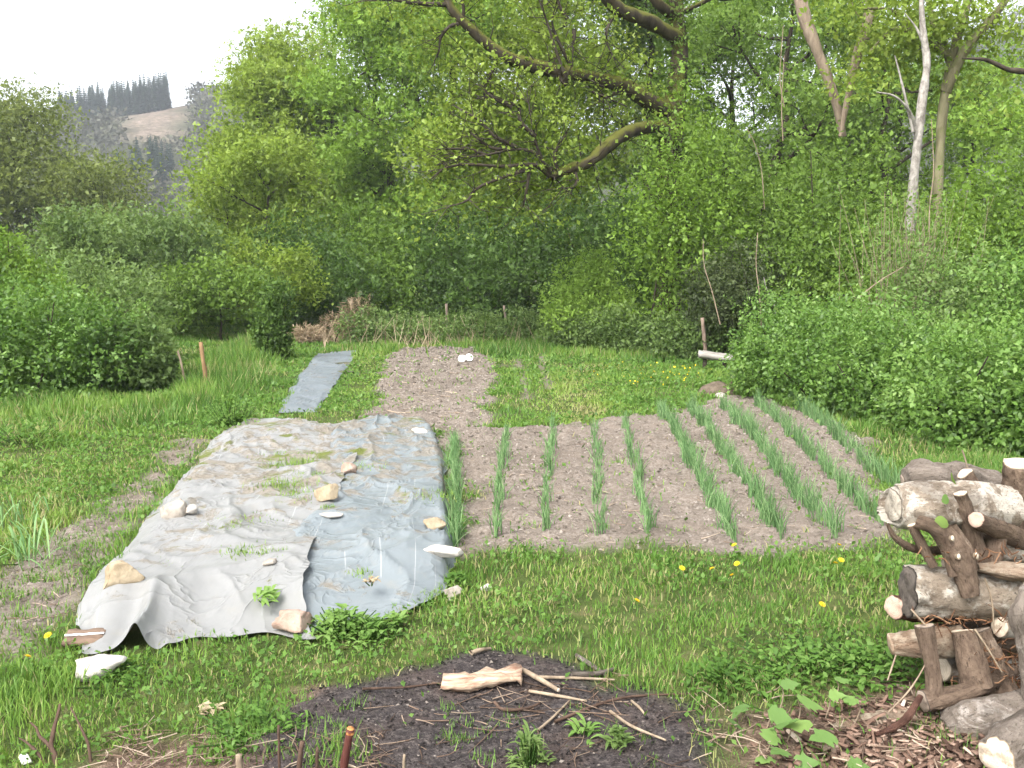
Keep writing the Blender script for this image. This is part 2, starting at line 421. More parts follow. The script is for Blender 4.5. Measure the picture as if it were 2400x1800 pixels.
for k in range(200):
    px = rr.uniform(290, 420); yy = rr.uniform(250, 320)
    x = (px - CX) / F_PX * yy; zb = float(hill_z(np.array([x]), np.array([yy]))[0])
    u, v = to_px(x, yy, zb)
    if not (395 < v < 470) or cnt >= 24: continue
    cnt += 1
    o = link('conifer', cm[k % 4], None, (x, yy, zb - .5), (0, 0, rr.uniform(0, 6.3)), (.8, .8, rr.uniform(.55, .75)))
    tag(o, 'small dark conifer on the hillside below the pinkish felled clearing', 'conifer', 'conifers below the clearing')
# bare, greyish wood on the hill: reads as one mass
A = Acc()
n = 11000
wx = rng.uniform(-330, 330, n); wy = rng.uniform(190, 450, n); wz = hill_z(wx, wy)
u, v = to_px(wx, wy, wz)
keep = ~((u > 285) & (u < 455) & (v < 365)) & (((u > 120) & (u < 640)) | ((u > 1900) & (rng.random(n) < .35))) & ~((u > 160) & (u < 430) & (wy > 330)) & ~((u > 285) & (u < 425) & (v > 395) & (v < 470))
for x, y, z0 in np.c_[wx, wy, wz][keep]:
    k = 18; d = rvec(k); d[:, 2] = abs(d[:, 2])
    c0 = np.array([x, y, z0 + 3.5]); C = c0 + d * np.array([3.6, 3.6, 5.0]) * rng.uniform(.5, 1, (k, 1))
    V, Q = leaf_quads(C, 2.1, 1.3, d, .3); A.add(V, Q, a=np.repeat(np.clip(rng.normal(.45, .22, k) + rng.normal(0, .15), 0, 1), 4))
tag(link('woodland', A.build('woodland', [FARWOOD])), 'greyish bare woodland covering the far hillside', 'woodland', kind='stuff')

# ------------------------------------------------------------------ trees
def grow(base, h, rad, cb=.3, limbs=9, seed=0, r0=None, lean=(0, 0), sub=5, tw=4, flat=.55, spread=1.0):
    r = np.random.default_rng(seed)
    base = np.asarray(base, float); r0 = r0 or h * .022
    T = []
    n = 8
    t = np.linspace(0, 1, n)
    wob = np.cumsum(r.normal(0, .018 * h, (n, 2)), 0); wob[0] = 0
    tp = base + np.c_[wob + np.outer(t, lean), t * h * .82]
    T.append((tp, r0 * (1 - .8 * t), 7, 0))
    tips = []
    cc = base + np.array([lean[0] * .6, lean[1] * .6, h * (cb + 1) / 2]); hz = h * (1 - cb) / 2
    az0 = r.uniform(0, 6.28)
    for k in range(limbs):
        f = cb * .85 + (.97 - cb * .85) * (k + .5) / limbs
        s = min(f / .82, .99) * (n - 1); k0 = int(s); p0 = tp[k0] + (tp[min(k0 + 1, n - 1)] - tp[k0]) * (s - k0)
        az = az0 + k * 2.4 + r.normal(0, .3)
        zt = f * h + hz * .45 * r.uniform(.2, 1)
        zt = min(zt, h * .98)
        e = max(0.15, 1 - ((zt + base[2] - cc[2]) / (hz * 1.05)) ** 2) ** .5 * rad * r.uniform(.75, 1.1) * spread
        end = np.array([tp[-1, 0] * .5 + base[0] * .5 + math.cos(az) * e, tp[-1, 1] * .5 + base[1] * .5 + math.sin(az) * e, base[2] + zt])
        mid = (p0 + end) / 2 + r.normal(0, .06 * e + .05, 3) + (0, 0, -.08 * e)
        lp = smooth_path([p0, mid, end], 6)
        T.append((lp, np.linspace(r0 * .42 * (1.15 - .6 * f), r0 * .07, 6), 5, 1))
        tips.append((end, 1.0))
        for b in range(sub):
            g = r.uniform(.3, .98); s = g * 4.99; k0 = int(s); q0 = lp[k0] + (lp[k0 + 1] - lp[k0]) * (s - k0)
            d = norm(norm(end - p0) + r.normal(0, .65, 3)); d[2] = d[2] * .7 + .12
            Lb = e * r.uniform(.3, .55) + .4
            q1 = q0 + d * Lb; qm = (q0 + q1) / 2 + r.normal(0, .06 * Lb, 3)
            bp = smooth_path([q0, qm, q1], 4)
            T.append((bp, np.linspace(r0 * .16, r0 * .035, 4), 4, 2))
            tips.append((q1, .85))
            for w in range(tw):
                g = r.uniform(.25, 1); s = g * 2.99; k0 = int(s); w0 = bp[k0] + (bp[k0 + 1] - bp[k0]) * (s - k0)
                d2 = norm(d + r.normal(0, .7, 3)); w1 = w0 + d2 * Lb * r.uniform(.3, .55)
                T.append((np.array([w0, (w0 + w1) / 2 + r.normal(0, .04, 3), w1]), np.array([r0 * .05, r0 * .03, r0 * .015]), 3, 3))
                tips.append((w1, .6))
    return T, tips
def crown_leaves(A, tips, n, leaf, clump, flat, seed, out_c=None, tmean=.5):
    r = np.random.default_rng(seed)
    pos = np.array([t[0] for t in tips]); wt = np.array([t[1] for t in tips])
    pick = r.choice(len(pos), n, p=wt / wt.sum())
    ctint = r.normal(0, .14, len(pos))
    g = r.normal(size=(n, 3)); g /= np.maximum(1, np.linalg.norm(g, axis=1) / 1.9)[:, None]
    C = pos[pick] + g * np.array([1, 1, flat]) * clump * (.6 + .8 * r.random(len(pos)))[pick][:, None] * .55
    L = leaf * 1.6 * r.uniform(.6, 1.4, n)
    V, Q = leaf_quads(C, L, L * .75, None, .8)
    A.add(V, Q, a=np.repeat(np.clip(tmean + ctint[pick] + r.normal(0, .14, n), 0, 1), 4))
def branches(T, lv=None):
    A = Acc()
    for p, rad, s, l in T:
        if lv is None or l in lv:
            V, Q = tube(p, rad, s); A.add(V, Q)
    return A
def tree(label, px, top, Y, halfw, n, leaf, lm, cb=.25, seed=1, bark=None, cat='tree', group=None, clump=None, flat=.5, limbs=9, sub=5, tw=4, r0=None, lean=(0, 0), tmean=.5, name='broadleaf_tree'):
    x = (px - CX) / F_PX * Y
    zt = at(px, top, Y)[2]; z0 = gz1(x, Y) - .1
    h = zt - z0; rad = halfw / F_PX * Y
    o = thing(name, label, cat, (x, Y, z0), group)
    T, tips = grow((0, 0, 0), h, rad, cb, limbs, seed, r0, lean, sub, tw)
    link('trunk', branches(T).build('trunk', [bark or BARK], True), o)
    A = Acc(); crown_leaves(A, tips, n, leaf, clump or rad * .42, flat, seed + 100, None, tmean)
    c = link('crown', A.build('crown', [lm]), o); c['kind'] = 'stuff'
    return o

TREES = [
 # label, px, top, Y, halfw, n leaves, leaf, mat, cb, seed, extra
 ('broad olive-leaved tree with dark spreading branches below the conifer ridge', 70, 240, 56, 125, 24000, .17, OL, .04, 21, dict(limbs=22, sub=4, tw=3, clump=2.0, flat=.7)),
 ('lower olive-leaved tree right of the broad olive tree, below the clearing', 255, 400, 54, 110, 13000, .17, OL, .04, 42, dict(limbs=14, clump=1.6, flat=.7)),
 ('olive-leaved tree cut by the left edge of the picture behind the bushes', -90, 285, 52, 130, 16000, .19, OL, .04, 22, dict(limbs=16, clump=1.8, flat=.7)),
 ('tall yellow-green tree with the highest crown beside the open sky', 690, 92, 50, 130, 18000, .18, YG, .05, 23, dict(clump=1.4, tmean=.6, limbs=14, flat=.7)),
 ('yellow-green tree at the edge of the grey hillside', 600, 190, 46, 85, 16000, .16, YG, .04, 24, dict(clump=1.2, limbs=16, flat=.75)),
 ('low layered tree with dark bare branches showing above the orchard', 610, 355, 38, 125, 15000, .14, YG, .06, 25, dict(clump=1.1, flat=.6, limbs=13, tmean=.45)),
 ('leafy tree filling the gap behind the layered tree', 780, 190, 47, 150, 18000, .18, YG, .04, 26, dict(clump=1.5, tmean=.5, limbs=14, flat=.7)),
 ('bright green tree whose crown rises into the sky beside the mossy limb', 890, 20, 43, 150, 23000, .17, BG, .06, 27, dict(clump=1.5, tmean=.55, limbs=12)),
 ('bright green tree behind the thin end of the upper mossy limb', 1060, -90, 41, 190, 24000, .16, BG, .06, 28, dict(clump=1.5, limbs=12)),
 ('tall green tree with sky gaps behind the middle of the mossy limbs', 1290, -170, 43, 210, 24000, .17, YG, .06, 29, dict(clump=1.6, limbs=12, tmean=.45)),
 ('tall mid-green tree behind the ivy-covered oak trunk', 1530, -190, 41, 200, 22000, .16, MG, .06, 30, dict(clump=1.5, limbs=12)),
 ('thin-crowned green tree with bright sky holes beside the tan trunks', 1760, -130, 36, 200, 17000, .14, MG, .06, 31, dict(clump=1.3, limbs=11, tmean=.6)),
 ('sparse green tree behind the pale forked tree', 2050, 40, 38, 190, 11000, .14, MG, .04, 32, dict(clump=1.2, limbs=10, tmean=.6)),
 ('small green tree at the right edge below the distant hill', 2380, 230, 30, 170, 10000, .13, BG, .05, 33, dict(clump=1.2, limbs=9, tmean=.6)),
 ('far green tree filling the gap between the oak and the tan trunks', 1690, -40, 46, 170, 10000, .20, BG, .04, 38, dict(clump=1.9, limbs=14, flat=.7)),
 ('far green tree behind the tan trunks', 1900, 20, 45, 160, 10000, .20, MG, .04, 39, dict(clump=1.9, limbs=14, flat=.7, tmean=.6)),
 ('tall far tree closing the canopy above the upper mossy limb', 1150, -260, 56, 230, 9000, .30, BG, .03, 43, dict(clump=2.6, limbs=16, flat=.8, tmean=.55)),
 ('tall far tree closing the canopy behind the oak', 1480, -280, 54, 230, 9000, .30, MG, .03, 44, dict(clump=2.6, limbs=16, flat=.8, tmean=.6)),
 ('far low tree behind the white dead tree', 2120, 130, 44, 150, 9000, .19, BG, .04, 40, dict(clump=1.8, limbs=14, flat=.7)),
 ('far pale green tree left of the bough', 2300, 160, 40, 120, 7000, .17, BG, .04, 41, dict(clump=1.5, limbs=12, flat=.7, tmean=.65)),
 ('round grey-green tree standing in the orchard behind the left bushes', 400, 540, 31, 150, 13000, .11, GG, .10, 34, dict(clump=.85, flat=.7, limbs=10)),
 ('round green tree behind the left bramble bush', 215, 555, 28, 120, 11000, .10, GG, .06, 35, dict(clump=.8, flat=.7, limbs=9, tmean=.6)),
 ('small orchard tree with two thin stems beside the meadow', 520, 640, 28, 95, 6500, .085, MG, .32, 36, dict(clump=.55, flat=.6, limbs=8, tmean=.55)),
 ('small orchard tree with light green crown beside the dark shrub', 640, 600, 30, 75, 6000, .09, YG, .25, 37, dict(clump=.55, flat=.6, limbs=8)),
]
for (lb, px, top, Yd, hw, n, lf, lm, cb, sd, ex) in TREES:
    tree(lb, px, top, Yd, hw, n, lf, lm, cb, sd, **ex)

# the old oak with mossy limbs
def pth(l, n=14):                            # l: (px, py, depth)
    return smooth_path([at(*p) for p in l], n)
ox = at(1590, 300, 24.5)
oak = thing('oak_tree', 'old oak with two long mossy limbs reaching over the garden', 'tree', (ox[0], 24.5, gz1(ox[0], 24.5)))
def rel(p, o): return p - np.array(o.location)
def limb(parent, name, pts, r, mat, sides=10, amp=.06, n=22, label=None):
    p = pth(pts, n); rad = np.interp(np.linspace(0, 1, n), np.linspace(0, 1, len(r)), r)
    V, Q = tube(p, rad, sides)
    V = V + (V - np.repeat(p, sides, 0)) * ((noise(V * 5, 9) - .5) * 2 * amp * 4)[:, None]
    o = link(name, mesh(name, V - np.array(parent.location), Q, None, None, True, [mat]), parent)
    if label: o['label'] = label
    return p
tr = limb(oak, 'trunk', [(1560, 790, 24.5), (1575, 600, 24.6), (1565, 420, 24.4), (1580, 260, 24.4), (1592, 130, 24.5), (1585, 0, 24.7), (1560, -120, 25)], [.42, .36, .33, .28, .22, .17, .12], BARKM, 14)
OAKL = []
OAKL.append(limb(oak, 'limb', [(1572, 265, 24.4), (1530, 243, 24.0), (1470, 205, 23.6), (1395, 183, 23.2), (1300, 165, 22.9), (1200, 140, 22.6), (1145, 105, 22.4), (1085, 50, 22.3), (1050, 5, 22.3), (1040, -60, 22.4)], [.22, .21, .2, .17, .17, .15, .13, .11, .09, .06], BARKM, 12, .05, 34))
OAKL.append(limb(oak, 'limb', [(1570, 300, 24.4), (1530, 296, 23.8), (1470, 312, 23.2), (1420, 345, 22.9), (1380, 380, 22.7), (1320, 402, 22.5), (1290, 415, 22.4)], [.16, .16, .16, .15, .14, .12, .09], BARKM, 12, .06, 26))
OAKL.append(limb(oak, 'limb', [(1590, 90, 24.4), (1520, 50, 23.8), (1450, 20, 23.4), (1400, -30, 23)], [.18, .18, .17, .13], BARKM, 12, .05, 20))
OAKL.append(limb(oak, 'limb', [(1585, 40, 24.6), (1545, 10, 24.2), (1500, -50, 24)], [.16, .14, .1], BARKM, 10, .05, 12))
BR2 = [
 [(1300, 165, 22.9), (1330, 200, 22.7), (1300, 110, 22.6), (1285, 60, 22.5), (1260, -10, 22.4)],
 [(1345, 165, 23), (1320, 120, 22.8), (1295, 60, 22.7), (1300, 20, 22.7)],
 [(1085, 50, 22.3), (1085, 10, 22.2), (1062, -20, 22.2)],
 [(1055, 12, 22.3), (980, 8, 22.0), (920, 0, 21.8), (850, 2, 21.7)],
 [(1075, 55, 22.3), (1050, 65, 22.2), (1032, 90, 22.1), (1030, 120, 22.1)],
 [(1165, 140, 22.6), (1150, 175, 22.4), (1135, 210, 22.3), (1140, 250, 22.2)],
 [(1470, 205, 23.6), (1420, 225, 23.2), (1390, 215, 23), (1470, 250, 22.9)],
 [(1440, 30, 23.4), (1420, 85, 23.2), (1440, 140, 23.1)],
 [(1345, 70, 23.0), (1345, 100, 22.9), (1342, 130, 22.9)],
 [(1330, 45, 23), (1310, 10, 22.9), (1300, -30, 22.9)],
 # fan of the lower limb
 [(1290, 415, 22.4), (1265, 360, 22.2), (1250, 310, 22.1), (1235, 215, 22.0)],
 [(1300, 408, 22.4), (1270, 380, 22.2), (1250, 355, 22.1), (1200, 350, 22), (1130, 365, 21.8), (1040, 370, 21.7)],
 [(1290, 415, 22.4), (1250, 385, 22.1), (1180, 390, 21.9), (1090, 385, 21.7), (1040, 395, 21.6), (1010, 420, 21.5)],
 [(1250, 395, 22.2), (1200, 408, 22.0), (1120, 440, 21.8), (1095, 470, 21.7), (1050, 485, 21.6)],
 [(1210, 345, 22.0), (1160, 320, 21.9), (1120, 280, 21.8), (1060, 245, 21.7)],
 [(1255, 320, 22.1), (1220, 285, 22), (1215, 250, 22), (1180, 240, 21.9)],
 [(1345, 395, 22.6), (1352, 425, 22.4), (1340, 440, 22.3), (1320, 440, 22.2)],
 [(1310, 410, 22.4), (1300, 370, 22.3), (1310, 340, 22.2), (1330, 310, 22.2)],
 [(1240, 405, 22.2), (1235, 440, 22.1), (1225, 490, 22.1)],
 [(1190, 350, 22), (1150, 345, 21.9), (1100, 310, 21.8)],
 [(1150, 370, 21.9), (1100, 350, 21.8), (1020, 350, 21.7)],
 [(1200, 250, 22), (1150, 225, 21.9), (1130, 200, 21.9)],
]
tips = []
r_ = np.random.default_rng(77)
A2 = Acc()
for b in BR2:
    p = limb(oak, 'branch', b, [.055, .04, .016], BARK, 6, .05, 12)
    for k in range(12):
        s0 = p[r_.integers(2, 12)]
        d = norm(r_.normal(0, 1, 3) * (1, .8, .7) + norm(p[-1] - p[0]) * .9)
        L = r_.uniform(.4, 1.2); e = s0 + d * L; mid = (s0 + e) / 2 + r_.normal(0, .08, 3)
        V, Q = tube(np.array([s0, mid, e]) - np.array(oak.location), [.014, .010, .005], 3); A2.add(V, Q)
        tips += [(e - np.array(oak.location), 1.), (mid - np.array(oak.location), .6)]
    tips.append((p[-1] - np.array(oak.location), 1.))
for p in OAKL[:2]:
    for k in range(26):
        s0 = p[r_.integers(4, len(p))]; d = norm(r_.normal(0, 1, 3) + (0, 0, .3)); e = s0 + d * r_.uniform(.5, 1.3)
        V, Q = tube(np.array([s0, (s0 + e) / 2 + r_.normal(0, .08, 3), e]) - np.array(oak.location), [.02, .012, .005], 3); A2.add(V, Q)
        tips.append((e - np.array(oak.location), .8))
link('twigs', A2.build('twigs', [BARK], True), oak)['kind'] = 'stuff'
tips = [(t_ + np.array([0, .75, .25]), w_) for t_, w_ in tips]
A = Acc(); crown_leaves(A, tips, 24000, .075, .8, .5, 501, None, .58)
link('crown', A.build('crown', [YG]), oak)['kind'] = 'stuff'
# ivy climbing the trunk
n = 7000; k_ = rng.integers(0, len(tr) - 1, n); ft = rng.random(n)[:, None]; C = tr[k_] * (1 - ft) + tr[k_ + 1] * ft; d_ = rvec(n) * (1, 1, .4); C = C + d_ * (.3 + .35 * rng.random((n, 1))); C = C - np.array(oak.location)
V, Q = leaf_quads(C, .10, .085, d_, .3); A = Acc(); A.add(V, Q, a=np.repeat(np.clip(rng.normal(.45, .18, n), 0, 1), 4)); link('ivy', A.build('ivy', [MG]), oak)['kind'] = 'stuff'
# upper crown of the oak, above the trunk
T, tp2 = grow((at(1590, 120, 24.6) - np.array(oak.location)), 6.5, 4.2, .1, 9, 91, .16)
link('limb', branches(T).build('limb', [BARKM], True), oak)
A = Acc(); crown_leaves(A, tp2, 13000, .09, 1.3, .6, 502, None, .5)
link('crown', A.build('crown', [MG]), oak)['kind'] = 'stuff'

# ------------------------------------------------------------------ shrubs, brambles, thickets
def bush(label, lobes, n, leaf, lm, name='shrub', cat='shrub', group=None, seed=0, lump=.6, shell=.3, up=.6, stems=5, bark=None, tmean=.5, core=.18, sprigs=0, aspect=.62):
    """lobes: (px centre, py top, py bottom, half width px, depth Y, depth radius m)"""
    r = np.random.default_rng(seed + 900)
    L = []
    for (px, t, b, hw, Y, ry) in lobes:
        zt, zb = at(px, t, Y)[2], at(px, b, Y)[2]; x = (px - CX) / F_PX * Y
        L.append((np.array([x, Y, (zt + zb) / 2]), np.array([hw / F_PX * Y, ry, (zt - zb) / 2])))
    bx = L[0][0][0]; by = L[0][0][1]; o = thing(name, label, cat, (bx, by, gz1(bx, by)), group)
    area = np.array([l[1][0] * l[1][2] + l[1][1] * l[1][2] for l in L]); cnt = (n * area / area.sum()).astype(int)
    A = Acc(); loc = np.array(o.location)
    for (c, R), k in zip(L, cnt):
        d = r.normal(size=(k, 3)); d /= np.linalg.norm(d, axis=1)[:, None]
        d[:, 1] -= .25; d /= np.linalg.norm(d, axis=1)[:, None]
        ln = fbm(d * 2.3 + c * .37, 3, seed) - .5
        ln2 = noise(d * 7 + c, seed + 3) - .5
        rad = 1 + lump * ln * 1.6 + .38 * ln2 - shell * np.abs(r.normal(0, 1, k)) * .7
        ins = r.random(k) < core; rad[ins] *= r.uniform(.45, .9, ins.sum())
        C = c + d * R * rad[:, None]
        zg = gz(C); C[:, 2] = np.maximum(C[:, 2], zg + .02 + r.random(k) * .15)
        s = leaf * (1.5 if lm is not BR else 1.15) * r.uniform(.5, 1.5, k)
        V, Q = leaf_quads(C - loc, s, s * aspect, d * .6, up)
        A.add(V, Q, a=np.repeat(np.clip(tmean + ln * .5 + ln2 * .55 + r.normal(0, .13, k), 0, 1), 4))
        for q in range(sprigs):              # shoots that stick out of the outline
            dd = norm(r.normal(0, 1, 3) * (1, .8, .4) + (0, -.2, .9)); p0 = c + dd * R * .8; ln_ = r.uniform(.25, .7) * min(R[2], 1.2)
            p1 = p0 + norm(dd + r.normal(0, .35, 3)) * ln_; kk = 26; tt = r.uniform(.2, 1, kk)
            CC = p0 + (p1 - p0) * tt[:, None] + r.normal(0, .03, (kk, 3)); s = leaf * r.uniform(.7, 1.2, kk)
            V, Q = leaf_quads(CC - loc, s, s * .5, np.repeat(norm(p1 - p0)[None], kk, 0), up); A.add(V, Q, a=np.repeat(np.clip(tmean + .2 + r.normal(0, .12, kk), 0, 1), 4))
    f = link('foliage', A.build('foliage', [lm]), o); f['kind'] = 'stuff'
    for k in range(stems):
        c, R = L[k % len(L)]
        b = np.array([c[0] + r.uniform(-.4, .4) * R[0], c[1] + r.uniform(-.3, .5) * R[1], 0]); b[2] = gz1(b[0], b[1]) - .05
        e = c + r.normal(0, .4, 3) * R; e[2] = c[2] + R[2] * r.uniform(.1, .8)
        p = smooth_path([b, (b + e) / 2 + r.normal(0, .12, 3), e], 6)
        V, Q = tube(p - loc, np.linspace(.03, .008, 6) * max(1, R[2] / 1.5), 5)
        link('stem', mesh('stem', V, Q, None, None, True, [bark or BARK]), o)
    return o
# left side, from near to far
bush('glossy green bramble bush, largest one at the left edge of the garden', [(40, 640, 960, 190, 15.2, 1.7), (200, 690, 950, 140, 15.6, 1.4), (-120, 560, 960, 150, 15.5, 1.6)], 28000, .062, BR, 'bramble_bush', 'bush', 'bramble bushes', 1, sprigs=26, lump=.75)
bush('bramble bush next to the two stakes, ending the left thicket', [(310, 730, 940, 85, 16.2, 1.2), (350, 800, 930, 60, 16.0, .9)], 9000, .07, GG, 'bramble_bush', 'bush', 'bramble bushes', 2, sprigs=6)
bush('bright leafy elder shrub rising at the left picture edge', [(-10, 520, 760, 75, 18, 1.2), (80, 610, 800, 90, 18.5, 1.2)], 7000, .09, BG, 'elder_shrub', 'shrub', None, 3, sprigs=6)
bush('mid-green bushes bank behind the left bramble bush', [(160, 585, 860, 140, 21, 1.6), (300, 620, 850, 100, 21, 1.5)], 12000, .085, GG, 'hazel_shrub', 'shrub', None, 4, tmean=.6, sprigs=6)
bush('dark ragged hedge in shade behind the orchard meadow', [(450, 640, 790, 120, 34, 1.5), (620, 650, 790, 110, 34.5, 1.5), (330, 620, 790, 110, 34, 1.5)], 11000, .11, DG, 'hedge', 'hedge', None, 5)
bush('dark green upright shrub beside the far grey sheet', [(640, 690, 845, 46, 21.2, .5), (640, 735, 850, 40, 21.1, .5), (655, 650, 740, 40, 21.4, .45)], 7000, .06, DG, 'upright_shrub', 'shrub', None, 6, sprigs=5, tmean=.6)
# understory behind the garden
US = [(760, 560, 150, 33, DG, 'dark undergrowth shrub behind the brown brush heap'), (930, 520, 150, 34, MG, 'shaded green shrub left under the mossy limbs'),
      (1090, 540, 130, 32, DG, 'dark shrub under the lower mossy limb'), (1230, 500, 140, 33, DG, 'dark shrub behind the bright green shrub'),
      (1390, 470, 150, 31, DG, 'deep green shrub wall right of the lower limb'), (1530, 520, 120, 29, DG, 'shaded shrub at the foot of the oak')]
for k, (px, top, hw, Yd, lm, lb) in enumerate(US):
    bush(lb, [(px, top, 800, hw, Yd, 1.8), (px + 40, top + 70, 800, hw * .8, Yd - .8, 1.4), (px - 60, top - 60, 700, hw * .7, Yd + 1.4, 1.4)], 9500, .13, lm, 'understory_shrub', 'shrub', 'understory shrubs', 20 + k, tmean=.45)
bush('bright yellow-green young shrub standing in front of the dark wood', [(1375, 605, 770, 80, 24.2, .8), (1320, 670, 790, 60, 24.0, .8), (1440, 680, 790, 65, 24.0, .8), (1390, 585, 690, 45, 24.3, .5)], 11000, .058, BG, 'young_shrub', 'shrub', None, 30, sprigs=34, tmean=.95, lump=.9)
bush('bluish dark shrub with bare shoots behind the bramble mound', [(1740, 560, 790, 115, 21.5, 1.1), (1660, 600, 780, 75, 21.8, 1.0)], 10000, .065, BD, 'blackthorn_shrub', 'shrub', None, 31)
# hedge at the far end of the garden
bush('low weedy bank with dead stalks across the far end of the garden', [(950, 738, 815, 85, 26.5, .8), (1080, 735, 818, 95, 26.3, .8), (1210, 728, 818, 85, 26, .8), (860, 725, 815, 65, 26.6, .7)], 10500, .07, GG, 'weedy_bank', 'hedge', None, 32, tmean=.55, sprigs=26, lump=.9)
bush('rounded bramble mound behind the yellow-flowered grass', [(1470, 715, 835, 130, 23.3, 1.1), (1600, 735, 850, 110, 22, 1.0), (1340, 735, 815, 70, 24, .9)], 13000, .07, GG, 'bramble_bush', 'bush', 'bramble bushes', 33, tmean=.55, sprigs=5)
bush('heap of dry brown brushwood at the corner by the far sheet', [(835, 690, 790, 42, 27, .6), (790, 730, 800, 50, 26.8, .6)], 1500, .12, DRY, 'brush_heap', 'brushwood', None, 34, aspect=.10, up=.1, lump=.9, tmean=.4)
bush('low pile of dead bracken beside the dark upright shrub', [(720, 765, 815, 60, 27, .7)], 2500, .11, DRY, 'bracken_pile', 'bracken', None, 35, aspect=.15, stems=0)
# right side: bramble bank in front, thickets behind
RB = [(1825, 690, 935, 95, 15.2, 1.0, 'leftmost bramble bush of the right bank, beside the plank bench'), (1950, 670, 975, 135, 13.8, 1.3, 'tall bramble bush of the right bank behind the onion rows'),
      (2110, 710, 1015, 135, 12.4, 1.2, 'bramble bush of the right bank above the last onion row'), (2260, 760, 1070, 140, 11.0, 1.2, 'bramble bush of the right bank above the log pile'),
      (2430, 740, 1110, 150, 10.4, 1.2, 'bramble bush cut by the right edge of the picture')]
for k, (px, t, b, hw, Yd, ry, lb) in enumerate(RB):
    bush(lb, [(px, t, b + 20, hw, Yd, ry), (px + 70, t + 60, b + 10, hw * .8, Yd + .6, ry), (px - 50, t + 110, b, hw * .7, Yd - .3, ry * .8)], 17000, .05, BR, 'bramble_bush', 'bush', 'bramble bushes', 40 + k, sprigs=20, tmean=.55, lump=.75)
RT = [(1600, 185, 760, 120, 23.2, 1.2, BG, .085, 12000, 'ivy and creeper mass wrapped around the oak trunk', .5), (1790, 260, 760, 130, 23, 1.5, MG, .085, 11000, 'tall green thicket under the two tan trunks', .5),
      (1960, 300, 760, 130, 21, 1.5, MG, .08, 12000, 'green thicket between the tan trunks and the white tree', .55), (2110, 470, 800, 110, 18.5, 1.3, MG, .075, 9000, 'green thicket at the foot of the white dead tree', .5),
      (2290, 330, 800, 150, 19.5, 1.6, BG, .08, 12000, 'pale green thicket right of the white dead tree', .5), (2450, 300, 800, 150, 19, 1.6, GG, .08, 9000, 'thicket at the right picture edge under the dark bough', .5),
      (2200, 580, 900, 130, 15.5, 1.2, GG, .07, 9000, 'leafy shrub rising behind the bramble bank', .55), (2380, 560, 900, 130, 14.5, 1.2, BR, .07, 9000, 'leafy shrub behind the bramble bank at the right edge', .6)]
for k, (px, t, b, hw, Yd, ry, lm, lf, n, lb, tm) in enumerate(RT):
    bush(lb, [(px, t, b, hw, Yd, ry), (px + 50, t + 130, b, hw, Yd - .6, ry), (px - 60, t + 170, b, hw * .9, Yd - .4, ry)], n, lf, lm, 'thicket', 'thicket', 'thickets of the right slope', 60 + k, tmean=tm, sprigs=18, lump=.7)
# yellowish willow shoots
w0 = G(2120, 985); w = thing('willow_clump', 'clump of thin yellowish upright shoots below the white dead tree', 'shrub', (at(2130, 700, 16.5)[0], 16.5, gz1(at(2130, 700, 16.5)[0], 16.5)))
A, B = Acc(), Acc(); r_ = np.random.default_rng(8)
for k in range(90):
    b = np.array([r_.normal(0, .35), r_.normal(0, .25), .3]); hgt = r_.uniform(2.0, 3.3); e = b + (r_.normal(0, .35), r_.normal(0, .25), hgt)
    p = smooth_path([b, (b + e) / 2 + r_.normal(0, .06, 3), e], 5); V, Q = tube(p, np.linspace(.009, .003, 5), 3); A.add(V, Q)
    kk = 36; tt = r_.uniform(.25, 1, kk); C = b + (e - b) * tt[:, None] + r_.normal(0, .04, (kk, 3))
    V, Q = leaf_quads(C, .09, .026, np.repeat(norm(e - b)[None], kk, 0), .2, 0.); B.add(V, Q, a=np.repeat(np.clip(r_.normal(.75, .15, kk), 0, 1), 4))
link('stems', A.build('stems', [TWIG], True), w)['kind'] = 'stuff'; link('foliage', B.build('foliage', [WEED]), w)['kind'] = 'stuff'

# distinctive trunks on the right
def trunk_thing(name, label, cat, paths, mat, leaves=0, lm=None, leaf=.08, clump=.6, seed=0, Y0=20, tmean=.6):
    p0 = at(*paths[0][0][0]); o = thing(name, label, cat, (p0[0], p0[1], gz1(p0[0], p0[1])))
    tips = []; r = np.random.default_rng(seed)
    for k, (l, rr_) in enumerate(paths):
        p = limb(o, 'trunk' if k == 0 else 'branch', l, rr_, mat, 9, .05, 18)
        for q in range(8 if leaves else 0):
            s0 = p[r.integers(6, 18)]; e = s0 + norm(r.normal(0, 1, 3)) * r.uniform(.4, 1.3)
            tips.append((e - np.array(o.location), 1.))
    if leaves:
        A = Acc(); crown_leaves(A, tips, leaves, leaf, clump, .6, seed + 5, None, tmean); link('crown', A.build('crown', [lm]), o)['kind'] = 'stuff'
    return o
trunk_thing('dead_tree', 'white-barked dead tree with two thin bare side branches', 'tree', [
  ([(2130, 560, 18.6), (2137, 470, 18.6), (2150, 340, 18.6), (2163, 220, 18.7), (2172, 150, 18.8), (2162, 60, 18.9), (2158, -40, 19)], [.10, .095, .09, .085, .075, .055, .04]),
  ([(2148, 335, 18.6), (2143, 290, 18.5), (2128, 255, 18.4), (2095, 225, 18.3), (2055, 216, 18.2)], [.035, .03, .025, .02, .012]),
  ([(2140, 310, 18.5), (2128, 255, 18.5), (2110, 180, 18.5), (2097, 130, 18.5)], [.03, .028, .02, .012]),
  ([(2172, 130, 18.8), (2150, 70, 18.8), (2120, 30, 18.8)], [.03, .02, .01])], BARKW, seed=1)
